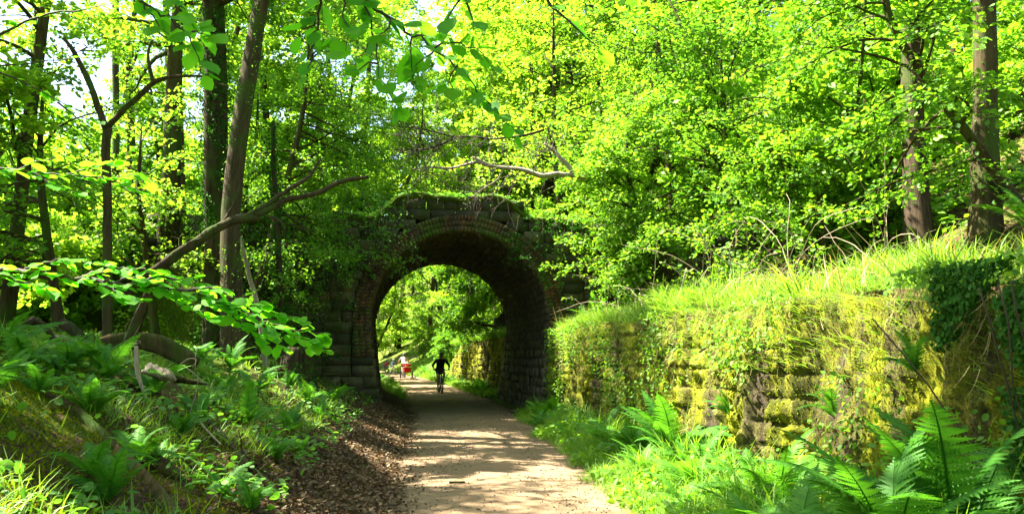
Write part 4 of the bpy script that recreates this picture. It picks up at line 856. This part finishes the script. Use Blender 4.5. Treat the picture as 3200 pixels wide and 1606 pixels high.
x, y = gsamp(rg, 9000, lambda y: (PC(y)-HW(y)-1, PC(y)+HW(y)+.3), 5, 40); k = rg.rand(len(x)) < np.clip(np.abs(x-PC(y))/HW(y), 0, 1)**2.5; x, y = x[k], y[k]; n = len(x)
scatter(mb, T4, np.stack([x, y, .06+.01*rg.rand(n)], -1), rg.randn(n, 3)*[1, 1, .15], UP+rg.randn(n, 3)*.3, .02+.03*rg.rand(n), rg.rand(n), W=1.1)
tag(mb.build('leaf_litter', M['litter']), 'brown dead leaves heaped along the left side of the path and on the slope', 'leaf litter', kind='stuff')

mb = MB(); rg = np.random.RandomState(908); TET = (np.array([(0,-.5,-.2),(.5,.3,-.2),(-.5,.3,-.2),(0,0,.45),(.55,-.3,0)], float), np.array([(0,1,3),(1,2,3),(2,0,3),(0,4,1),(0,3,4),(4,3,1)]))
x, y = gsamp(rg, 16000, lambda y: (PC(y)-HW(y)*1.05, PC(y)+HW(y)*1.12), 5, 24); k = rg.rand(len(x)) < np.clip(.25+np.abs(x-PC(y))/HW(y)*.6+fbm(x*2, y*2)*1.5, 0, 1); x, y = x[k], y[k]; n = len(x)
scatter(mb, TET, np.stack([x, y, .012+.03*np.clip(1-((x-PC(y))/(HW(y)+.2))**2, 0, 1)+.006*rg.rand(n)], -1), rg.randn(n, 3)*[1, 1, .2], UP+rg.randn(n, 3)*.3, .008+.022*rg.rand(n)**3, rg.rand(n))
tag(mb.build('gravel', M['gravel']), 'loose grit and small stones scattered over the earth path', 'gravel', kind='stuff')
# ------------------------------------------------------------------ logs, roots and sticks on the left bank
def gpoly(pts, lift=.0): return [np.array([q[0], q[1], float(H(q[0], q[1]))+lift]) for q in (ground_hit(*p) for p in pts)]
def log(name, label, cat, P, Rr, bark, seed, n=10, rough=.1, branches=0, part='bark', group=None, cutend=True):
    Q, r = finish_poly(P, Rr, 16, .12, seed); base = Q[0].copy(); root = thing(name, label, cat, tuple(base), 0, group); mb = MB(); mb.tube(Q-base, r, n, rough=rough, seed=seed); mb.build('trunk', bark, root, True)
    rg = np.random.RandomState(seed)
    for k in range(branches):
        a, d = path_at(Q, rg.uniform(.2, .9)); B = curve(rg, a-base, rg.randn(3)+UP*.8, rg.uniform(.2, .6), 5, 0, .2); m2 = MB(); m2.tube(B, np.linspace(r.mean()*.3, .004, 6), 6); m2.build('branch', bark, root, True)
    return root
def pl(pts, Y): return pxs(pts, Y)
log('fallen_log', 'big mossy fallen trunk arching over the crest of the left bank', 'log', pl([(110, 1165), (230, 1105), (330, 1070), (420, 1058), (500, 1075), (560, 1100), (610, 1140)], 11.8), [.06, .09, .10, .10, .11, .11, .08], M['log'], 801, 18, .16, 3)
log('fallen_log', 'lower brown log lying half hidden in ferns on the left', 'log', pl([(80, 1150), (180, 1125), (270, 1108), (340, 1098)], 11.2), [.05, .08, .08, .06], M['log'], 802, 14, .16)
log('dead_branch', 'crooked grey root-like branch lying below the big mossy trunk', 'branch', pl([(230, 1160), (300, 1130), (360, 1105), (390, 1085), (440, 1075)], 10.8), [.03, .045, .05, .06, .04], M['bark_grey'], 803, 9, .15, 5)
log('dead_branch', 'long dark low log lying along the grassy crest at the left', 'log', pl([(60, 1172), (150, 1168), (240, 1180), (310, 1192), (400, 1215)], 9.6), [.06, .09, .08, .05, .02], M['bark_dark'], 804, 10, .12, 1)
log('leaning_plank', 'dark broken slab of wood leaning up to the right at the left edge', 'deadwood', pl([(-30, 1095), (40, 1040), (110, 998)], 11.5), [.07, .09, .05], M['bark_dark'], 805, 7, .12)
log('leaning_branch', 'short bent dark branch dropping right from the tip of the leaning slab', 'deadwood', pl([(112, 998), (145, 1025), (172, 1062)], 11.5), [.035, .04, .03], M['bark_brown'], 806, 8)
log('leaning_plank', 'dark slab leaning down to the right between the slab and the forked dead tree', 'deadwood', pl([(190, 1000), (225, 1028), (272, 1068)], 12), [.06, .08, .07], M['bark_dark'], 807, 7, .12)
log('dead_branch', 'pale bare branch lying between the two leaning slabs', 'branch', pl([(170, 1052), (210, 1055), (245, 1068)], 11.6), [.025, .03, .015], M['deadwood'], 808, 7)
log('broken_stake', 'dark upright broken limb rising from the big mossy trunk', 'deadwood', pl([(398, 1080), (415, 1030), (440, 970), (465, 905), (480, 880)], 11.4), [.075, .065, .055, .04, .02], M['bark_brown'], 809, 9, .08)
log('bleached_stick', 'upright bleached grey stick with a black top standing in the bank', 'deadwood', pl([(425, 1080), (426, 1130), (432, 1180), (448, 1220), (462, 1262)], 8.8), [.018, .026, .022, .016, .007], M['deadwood'], 810, 8, .1)
log('broken_wood', 'pale split chunk of broken trunk with a mossy end', 'deadwood', pl([(452, 1155), (490, 1165), (530, 1178), (545, 1190)], 9.2), [.05, .06, .05, .02], M['deadwood'], 811, 11, .3)
log('broken_wood', 'pointed brown splinter sticking out right of the pale broken trunk', 'deadwood', pl([(530, 1180), (570, 1185), (610, 1195), (650, 1200)], 9.4), [.045, .035, .02, .006], M['bark_brown'], 812, 7, .15)
log('dead_twig', 'thin bare arching twig right of the broken wood', 'twig', pl([(560, 1140), (590, 1118), (618, 1122), (600, 1150)], 9.6), [.008, .007, .006, .003], M['twig_pale'], 813, 5, 0)
log('dead_twig', 'long bare twig slanting down the bank right of the broken wood', 'twig', pl([(570, 1140), (610, 1170), (640, 1200), (680, 1225)], 9.4), [.009, .008, .006, .003], M['twig_pale'], 814, 5, 0, 3)
log('mossy_root', 'moss-covered root running diagonally down the left bank in the sun', 'root', gpoly([(150, 1240), (230, 1280), (300, 1350), (370, 1420), (450, 1500), (500, 1560), (560, 1640)], .0), [.04, .06, .06, .05, .06, .05, .04], M['log'], 815, 9, .15)
log('mossy_root', 'second mossy root lower on the left bank reaching the bottom edge', 'root', gpoly([(200, 1460), (300, 1520), (370, 1590), (400, 1640)], .0), [.04, .05, .05, .04], M['log'], 816, 9, .15)
log('mossy_log', 'short mossy log lying on the bank right of the pale upright fern', 'log', gpoly([(470, 1450), (510, 1480), (560, 1500)], .03), [.05, .06, .045], M['log'], 817, 9, .12)
log('dead_branch', 'long bare stick lying down the bank towards the leaf litter', 'branch', gpoly([(630, 1320), (700, 1390), (760, 1460), (845, 1530)], .05), [.03, .03, .025, .012], M['bark_grey'], 818, 8, .12, 2)
log('dead_branch', 'shorter pale stick lying beside the long bare stick on the bank', 'branch', gpoly([(600, 1300), (640, 1360), (690, 1420)], .06), [.014, .013, .008], M['twig_pale'], 819, 6, .05)
log('dead_branch', 'dark stick lying across the slope above the leaf litter', 'branch', gpoly([(890, 1330), (950, 1380), (1020, 1440)], .04), [.02, .02, .01], M['bark_dark'], 820, 7, .1)
log('path_stick', 'short dark stick lying across the path in the foreground', 'stick', [np.array([q[0], q[1], .075]) for q in (ground_hit(1405, 1526), ground_hit(1430, 1527), ground_hit(1453, 1527))], [.014, .012, .014], M['bark_dark'], 821, 8, .1)
# rotten stump with roots
st = gpoly([(925, 1215)])[0]; stump = thing('tree_stump', 'dark rotten stump with hanging roots and pale dead ivy left of the tunnel mouth', 'stump', tuple(st))
mb = MB(); P = np.array([(0, 0, -.3), (.02, 0, .15), (-.03, 0, .5), (.0, 0, .85)]); mb.tube(*finish_poly(P, [.42, .34, .30, .27], 10), 16, rough=.2, seed=4); mb.build('trunk', M['bark_dark'], stump, True)
mb = MB(); rg = np.random.RandomState(44)
for k in range(16):
    th = rg.rand()*6.28; B = curve(rg, (math.cos(th)*.26, math.sin(th)*.26, rg.uniform(.1, .7)), (math.cos(th), math.sin(th), -.2), rg.uniform(.4, .9), 8, -1.4, .15); mb.tube(B, np.linspace(.025, .006, 9), 6)
mb.build('root', M['bark_brown'], stump, True)
trunk_ivy(stump, np.array([(0, 0, .1), (0, 0, .5), (0, 0, 1.0)])+st, [.36, .32, .3], 0, 1, 700, 45, M['ivy_leaf'], .05, .08)
# bramble stems in the shade under the bush
rg = np.random.RandomState(950)
brm = thing('bramble', 'tangle of bare bramble stems under the bushes on the right bank', 'bramble', (6.2, 16, 2.5)); b = np.array(brm.location); mb = MB(); lv = MB()
for k in range(150):
    y = rg.uniform(11.5, 22); x = rg.uniform(5.2, 8.2); a = np.array([x, y, float(H(x, y))-.05])-b
    B = curve(rg, a, (rg.randn()*.4-.2, rg.randn()*.4, 1), rg.uniform(.7, 2.4), 10, -1.2, .12); mb.tube(B, np.linspace(.010, .004, 11), 4, cap=False)
    if k % 2 == 0: leaves_on(lv, rg, B, .16, 26, .07, T9, .6, .1)
mb.build('stems', M['twig_pale'], brm); lv.build('leaves', M['wood_leaf'], brm)
iv = thing('ivy', 'dark glossy ivy covering the end of the retaining wall at the right edge', 'ivy', (4.3, 5.2, 1.8)); b = np.array(iv.location); lv = MB(); n = 14000; yy = 4.0+rg.rand(n)*2.0; zz = rg.uniform(.6, 2.35, n); k = (yy < 5.0+fbm(zz*2, yy, 3)*1.6) | (zz > 2.3+(5.2-yy)*.8)
yy, zz = yy[k], zz[k]; n = len(yy); scatter(lv, T9, np.stack([WX-.12-.16*rg.rand(n), yy, zz], -1)-b, rg.randn(n, 3)*.5-UP*.6, rg.randn(n, 3)*.4+[-1, -.3, .5], .03+.028*rg.rand(n), rg.rand(n)); lv.build('leaves', M['ivy_leaf'], iv)
mb = MB(); [mb.tube(curve(rg, np.array([WX-.1, rg.uniform(4.2, 5.6), .4])-b, (0, rg.randn()*.2, 1), 1.8, 8, 0, .1), .008, 4) for _ in range(9)]; mb.build('stem', M['twig'], iv)
# dandelion and two small stones
dq = ground_hit(1985, 1500); dn = thing('dandelion', 'small yellow flower on a stalk in the verge grass', 'flower', tuple(dq)); mb = MB(); mb.tube([(0, 0, 0), (.01, 0, .1), (0, 0, .2)], .003, 5); mb.build('stalk', M['grass'], dn)
mb = MB(); k = np.arange(22)*6.283/22; scatter(mb, T4, np.tile([0, 0, .2], (22, 1)), np.stack([np.cos(k), np.sin(k), .25+0*k], -1), np.tile(UP, (22, 1)), np.full(22, .028), np.ones(22)); mb.build('petals', plain('yellow_petal', (.75, .5, .02)), dn)
def stone(label, x, y, s, mat, seed):
    rg = np.random.RandomState(seed); mb = MB(); u_, v_ = np.meshgrid(np.linspace(0, 2*math.pi, 17)[:-1], np.linspace(-.48*math.pi, .48*math.pi, 8), indexing='ij')
    V = np.stack([np.cos(u_)*np.cos(v_), np.sin(u_)*np.cos(v_)*.8, np.sin(v_)*.6], -1)*s*(1+.35*fbm(u_*1.2+seed, v_*1.5, 3))[..., None]; i, j = np.meshgrid(np.arange(16), np.arange(7), indexing='ij'); mb.add(V, np.stack([i*8+j, ((i+1) % 16)*8+j, ((i+1) % 16)*8+j+1, i*8+j+1], -1).reshape(-1, 4), rg.rand()); mb.add(V[:, -1], [list(range(16))]); mb.add(V[:, 0], [list(range(16))[::-1]])
    o = mb.build('stone', mat, None, True); o.location = (x, y, float(H(x, y))+s*.35); return tag(o, label, 'stone')
q = ground_hit(1605, 1290); stone('small brown stone at the path edge by the right side of the tunnel mouth', q[0], q[1]-.1, .13, M['stone'], 3)
q = at(1291, 1168, 60); stone('small pale stone in the grass right of the red bicycle trailer', q[0], q[1], .2, M['bark_pale'], 4)

# ------------------------------------------------------------------ people on bicycles
PM = dict(skin=plain('skin', (.42, .22, .14), .6), black=plain('black_cloth', (.010, .011, .014), .8), navy=plain('navy_shorts', (.015, .025, .06), .8), grey=plain('grey_shoe', (.35, .38, .40), .6),
          tyre=plain('tyre_rubber', (.012, .012, .012), .8), rim=plain('rim_metal', (.35, .36, .38), .35, .8), frame=plain('frame_paint', (.02, .025, .03), .4), red=plain('red_fabric', (.50, .012, .010), .7),
          white=plain('white_paint', (.75, .75, .72), .5), teal=plain('teal_helmet', (.02, .30, .34), .4), shirt=plain('grey_pink_shirt', (.42, .33, .36), .85), maroon=plain('maroon_top', (.28, .04, .05), .85),
          blue=plain('grey_blue_top', (.10, .14, .20), .85), jeans=plain('grey_trousers', (.16, .20, .24), .85), pale=plain('pale_trousers', (.55, .58, .55), .85), hel=plain('dark_helmet', (.02, .035, .05), .35), hair=plain('dark_hair', (.02, .013, .01), .8),
          eye=plain('dark_eye', (.01, .01, .01), .3), yellow=plain('reflective_band', (.75, .6, .2), .5), turq=plain('turquoise_frame', (.02, .35, .36), .4))
def skin_mesh(name, verts, edges, radii, mat, parent, sub=1):
    me = bpy.data.meshes.new(name); me.from_pydata([tuple(v) for v in verts], edges, []); me.update(); o = bpy.data.objects.new(name, me); COL.objects.link(o)
    m = o.modifiers.new('skin', 'SKIN'); m.use_smooth_shade = True
    if not me.skin_vertices: 
        bpy.context.view_layer.objects.active = o
    for k, r in enumerate(radii): me.skin_vertices[0].data[k].radius = (r, r) if np.isscalar(r) else r
    me.skin_vertices[0].data[0].use_root = True
    s = o.modifiers.new('sub', 'SUBSURF'); s.levels = sub; s.render_levels = sub
    me.materials.append(mat); o.parent = parent; return o
def bicycle(label, loc, rz, s=1.0, frame='frame', group=None, steer=0.0):
    t = thing('bicycle', label, 'bicycle', loc, rz, group); t.scale = (s, s, s)
    Rw = .34; rear = np.array((0, -.5, Rw)); front = np.array((0, .56, Rw)); bb = np.array((0, -.06, .29)); seat = np.array((0, -.24, .86)); ht = np.array((0, .34, .88)); hb = np.array((0, .39, .72))
    for nm, c in (('wheel', rear), ('wheel', front)):
        w = MB(); th = np.linspace(0, 2*math.pi, 33)
        for k in range(16):
            a = k*math.pi/8; w.tube([c+np.array([.02*(-1)**k, 0, 0]), c+np.array([0, math.cos(a), math.sin(a)])*(Rw-.03)], .0018, 3, cap=False)
        w.tube([c-np.array([.04, 0, 0]), c+np.array([.04, 0, 0])], .022, 8)
        ring = [c+np.array([0, math.cos(a), math.sin(a)])*(Rw-.035) for a in th]; w.tube(ring, .012, 6, cap=False); wo = w.build('wheel', PM['rim'], t)
        y_ = MB(); y_.tube([c+np.array([0, math.cos(a), math.sin(a)])*(Rw-.022) for a in th], .028, 8, cap=False); y_.build('tyre', PM['tyre'], wo, True)
    f = MB()
    for a, b_, r in ((bb, seat, .017), (bb, hb, .022), (seat*.93+bb*.07, ht, .018), (hb, ht, .024), (bb, rear, .011), (seat, rear, .010)):
        f.tube([a, b_], r, 8)
    f.build('frame', PM[frame], t, True)
    fk = MB(); [fk.tube([hb+np.array([sx*.045, 0, -.02]), hb+np.array([sx*.055, .03, -.12]), front+np.array([sx*.06, 0, 0])], [.016, .018, .012], 8) for sx in (-1, 1)]; fk.tube([hb+np.array([-.05, 0, -.01]), hb+np.array([.05, 0, -.01])], .02, 8); fk.build('fork', PM['white'], t, True)
    sd = MB(); sd.tube([seat+np.array([0, 0, -.05]), seat+np.array([0, -.01, .06])], .013, 6); sd.tube([seat+np.array([0, -.12, .09]), seat+np.array([0, -.02, .085]), seat+np.array([0, .14, .075])], [.075, .05, .018], 10); sd.build('saddle', PM['tyre'], t, True)
    hbm = MB(); hbm.tube([ht, ht+np.array([0, .03, .08])], .017, 8); hbm.tube([(-.34, .33, 1.0), (-.12, .38, .98), (.12, .38, .98), (.34, .33, 1.0)], .013, 8); hbo = hbm.build('handlebar', PM['frame'], t, True)
    for sx in (-1, 1): gm = MB(); gm.tube([(sx*.36, .32, 1.003), (sx*.24, .35, .993)], .019, 8); gm.build('grip', PM['tyre'], hbo, True)
    cm = MB(); cm.tube([bb-np.array([.03, 0, 0]), bb+np.array([.03, 0, 0])], .085, 14); cm.tube([bb+np.array([.04, 0, 0]), bb+np.array([.045, .02, -.16])], .011, 6); cm.tube([bb-np.array([.04, 0, 0]), bb+np.array([-.045, -.02, .16])], .011, 6); co_ = cm.build('crank', PM['rim'], t)
    for sx, dz, dy in ((1, -.16, .02), (-1, .16, -.02)): pm = MB(); pm.box(bb+np.array([sx*.10, dy, dz]), (.10, .08, .02)); pm.build('pedal', PM['tyre'], co_)
    return t
def rider(label, loc, rz, s=1.0, top='black', shorts='navy', shoes='grey', helmet='hel', longsleeve=True, longlegs=False, upright=0.0, group=None, face=True):
    t = thing('person', label, 'person', loc, rz, group); t.scale = (s, s, s); u = upright
    pel = (0, -.24, .98); bel = (0, -.16+.02*u, 1.13); ch = (0, .0-.08*u, 1.32+.02*u); nk = (0, .09-.12*u, 1.47+.02*u); hd = (0, .13-.12*u, 1.58+.03*u); ht = (0, .125-.12*u, 1.69+.03*u)
    V = [pel, bel, ch, nk, hd, ht]; E = [(0, 1), (1, 2), (2, 3), (3, 4), (4, 5)]; Rr = [(.14, .11), (.125, .09), (.14, .09), .055, (.080, .095), (.060, .07)]
    arms = {}; legs = {}
    for sx in (-1, 1):
        sh = (sx*.19, .06-.1*u, 1.40+.02*u); el = (sx*.36, .12-.03*u, 1.18); wr = (sx*.325, .28, 1.06); ha = (sx*.305, .335, 1.03)
        k = len(V); V += [sh, el, wr, ha]; E += [(2, k), (k, k+1), (k+1, k+2), (k+2, k+3)]; Rr += [.062, .045, .030, (.040, .026)]; arms[sx] = (sh, el, wr, ha)
        hp = (sx*.095, -.20, .93)
        if sx > 0: kn = (.125, .14, .70); an = (.115, .0, .27); tip = (.115, .14, .17); hl = (.115, -.05, .19)
        else: kn = (-.14, .19, .83); an = (-.12, -.05, .56); tip = (-.12, .06, .47); hl = (-.12, -.11, .50)
        k = len(V); V += [hp, kn, an]; E += [(0, k), (k, k+1), (k+1, k+2)]; Rr += [.088, .060, .038]; legs[sx] = (hp, kn, an, hl, tip)
    # fingers curled round the grips
    for sx in (-1, 1):
        ha = arms[sx][3]; hi = [i for i, v in enumerate(V) if v == ha][0]
        for q in range(4):
            x = ha[0]-sx*(.024-.016*q); k = len(V); V += [(x, ha[1]+.035, ha[2]+.002), (x, ha[1]+.038, ha[2]-.03)]; E += [(hi, k), (k, k+1)]; Rr += [.010, .008]
        k = len(V); V += [(ha[0]-sx*.045, ha[1]-.005, ha[2]-.02)]; E += [(hi, k)]; Rr += [.010]
    body = skin_mesh('body', V, E, Rr, PM['skin'], t, 2)
    # jersey
    V = [bel, ch, (0, .075-.12*u, 1.44+.02*u), (0, -.22, 1.00)]; E = [(0, 1), (1, 2), (0, 3)]; Rr = [(.185, .15), (.205, .16), .085, (.18, .15)]
    for sx in (-1, 1):
        sh, el, wr, ha = arms[sx]; k = len(V); V += [sh, el]; E += [(1, k), (k, k+1)]; Rr += [.078, .056]
        if longsleeve: V += [tuple(np.array(el)*.12+np.array(wr)*.88)]; E += [(k+1, k+2)]; Rr += [.042]
        else: V[-1] = tuple(np.array(sh)*.35+np.array(el)*.65)
    skin_mesh('jersey', V, E, Rr, PM[top], t, 1)
    V = [(0, -.24, 1.0)]; E = []; Rr = [(.168, .14)]
    for sx in (-1, 1):
        hp, kn, an, hl, tip = legs[sx]; k = len(V); m_ = tuple(np.array(hp)*.25+np.array(kn)*.75); V += [hp, m_]; E += [(0, k), (k, k+1)]; Rr += [.105, .084]
        if longlegs: V += [kn, tuple(np.array(kn)*.1+np.array(an)*.9)]; E += [(k+1, k+2), (k+2, k+3)]; Rr += [.075, .055]
    skin_mesh('trousers' if longlegs else 'shorts', V, E, Rr, PM[shorts], t, 1)
    for sx in (-1, 1):
        hp, kn, an, hl, tip = legs[sx]; skin_mesh('shoe', [an, hl, tip, tuple(np.array(hl)*.45+np.array(tip)*.55)], [(0, 1), (1, 3), (3, 2)], [.042, .045, .034, .045], PM[shoes], t, 1)
    c = np.array(hd)+np.array([0, .0, .055]); mb = MB(); uu, vv = np.meshgrid(np.linspace(0, 2*math.pi, 19)[:-1], np.linspace(0, math.pi*.5, 8), indexing='ij')
    Vh = np.stack([np.cos(uu)*np.sin(vv)*.105, np.sin(uu)*np.sin(vv)*.135, np.cos(vv)*.115], -1)+c; i, j = np.meshgrid(np.arange(18), np.arange(7), indexing='ij')
    mb.add(Vh, np.stack([i*8+j, i*8+j+1, ((i+1) % 18)*8+j+1, ((i+1) % 18)*8+j], -1).reshape(-1, 4)); ho = mb.build('helmet', PM[helmet], t, True)
    mb = MB(); [mb.tube([c+np.array([x, -.09, .07]), c+np.array([x, .0, .118-abs(x)*.4]), c+np.array([x, .10, .065])], .010, 5) for x in (-.05, 0, .05)]; mb.build('helmet_rib', PM['rim' if helmet == 'hel' else helmet], ho, True)
    h = np.array(hd)
    for sx in (-1, 1):
        mb = MB(); mb.tube([h+np.array([sx*.032-.012, .090, .012]), h+np.array([sx*.032+.012, .090, .012])], .008, 6); mb.build('eye', PM['eye'], body)
        mb = MB(); mb.tube([h+np.array([sx*.082, .0, .03]), h+np.array([sx*.090, -.012, .0]), h+np.array([sx*.082, .0, -.03])], .011, 6); mb.build('ear', PM['skin'], body)
    mb = MB(); mb.tube([h+np.array([0, .088, .012]), h+np.array([0, .108, -.018]), h+np.array([0, .088, -.025])], [.007, .013, .008], 6); mb.build('nose', PM['skin'], body)
    mb = MB(); mb.tube([h+np.array([-.024, .084, -.048]), h+np.array([.024, .084, -.048])], .006, 5); mb.build('mouth', PM['maroon'], body)
    mb = MB(); mb.tube([h+np.array([0, -.07, .03]), h+np.array([0, -.085, -.02]), h+np.array([0, -.07, -.06])], [.05, .055, .03], 8); mb.build('hair', PM['hair'], t, True)
    return t
def gpos(px, py, Y):
    q = at(px, py, Y); return (float(q[0]), Y, .045)
p1 = gpos(1376, 1228, 36.0)
bicycle('dark mountain bike with white fork ridden towards us beyond the tunnel', p1, math.pi+.06)
rider('adult cyclist in black long-sleeved top and dark shorts riding towards us beyond the tunnel', p1, math.pi+.06)
p2 = gpos(1262, 1180, 60.0)
bicycle('bicycle pulling the red trailer, seen from behind', (p2[0], p2[1]+.6, .05), .10, 1.0, 'white')
rider('adult cyclist in grey and pink top seen from behind the red trailer', (p2[0], p2[1]+.6, .05), .10, 1.0, 'shirt', 'black', 'white', 'hel', False, False, .6)
tr = thing('bicycle_trailer', 'red fabric child trailer with two wheels towed behind a bicycle', 'trailer', (p2[0]+.16, p2[1]-1.0, .05), .10)
mb = MB(); mb.tube(*finish_poly([(0, -.48, .70), (0, -.2, .72), (0, .25, .62), (0, .5, .48)], [.27, .31, .28, .16], 9), 6, rough=.03); mb.box((0, -.1, .93), (.52, .7, .10)); mb.box((0, -.1, .52), (.50, .7, .16)); mb.build('body', PM['red'], tr, True)
mb = MB(); mb.box((0, -.52, .80), (.46, .05, .05)); mb.box((0, -.78, .78), (.02, .02, .02)); mb.build('reflective_band', PM['yellow'], tr)
mb = MB(); mb.tube([(-.34, -.3, .42), (.34, -.3, .42)], .02, 6); mb.tube([(-.34, -.3, .42), (-.34, .3, .42)], .018, 6); mb.tube([(.34, -.3, .42), (.34, .3, .42)], .018, 6); mb.tube([(-.2, .4, .45), (-.1, .9, .42), (0, 1.3, .38)], .015, 6); mb.tube([(-.28, -.45, .95), (-.28, -.62, 1.05), (.28, -.62, 1.05), (.28, -.45, .95)], .015, 6); mb.build('frame', PM['white'], tr)
for sx in (-1, 1):
    th = np.linspace(0, 2*math.pi, 25); w = MB(); w.tube([(sx*.40, 0, .27), (sx*.36, 0, .27)], .03, 8)
    for k in range(10): w.tube([(sx*.40, 0, .27), (sx*.40, .22*math.cos(k*.628), .27+.22*math.sin(k*.628))], .003, 3)
    wo = w.build('wheel', PM['rim'], tr); y_ = MB(); y_.tube([(sx*.40, .24*math.cos(a), .27+.24*math.sin(a)) for a in th], .028, 8, cap=False); y_.build('tyre', PM['tyre'], wo, True)
p3 = gpos(1208, 1172, 66.0); p4 = gpos(1228, 1170, 70.0)
bicycle("small turquoise child's bicycle furthest left on the far path", p3, -.55, .70, 'turq')
rider('child in maroon top and teal helmet riding away on the far left of the path', p3, -.55, .74, 'maroon', 'jeans', 'grey', 'teal', False, True, .5)
bicycle("small dark child's bicycle ahead of the turquoise one", p4, -.7, .72, 'frame')
rider('child in grey-blue top riding just right of the child with the teal helmet', p4, -.7, .74, 'blue', 'pale', 'white', 'white', False, True, .5)

for o in [o for o in COL.objects if o.parent is None and o.type == 'MESH' and o.get('label') is None and o.get('kind') is None]: bpy.data.objects.remove(o)
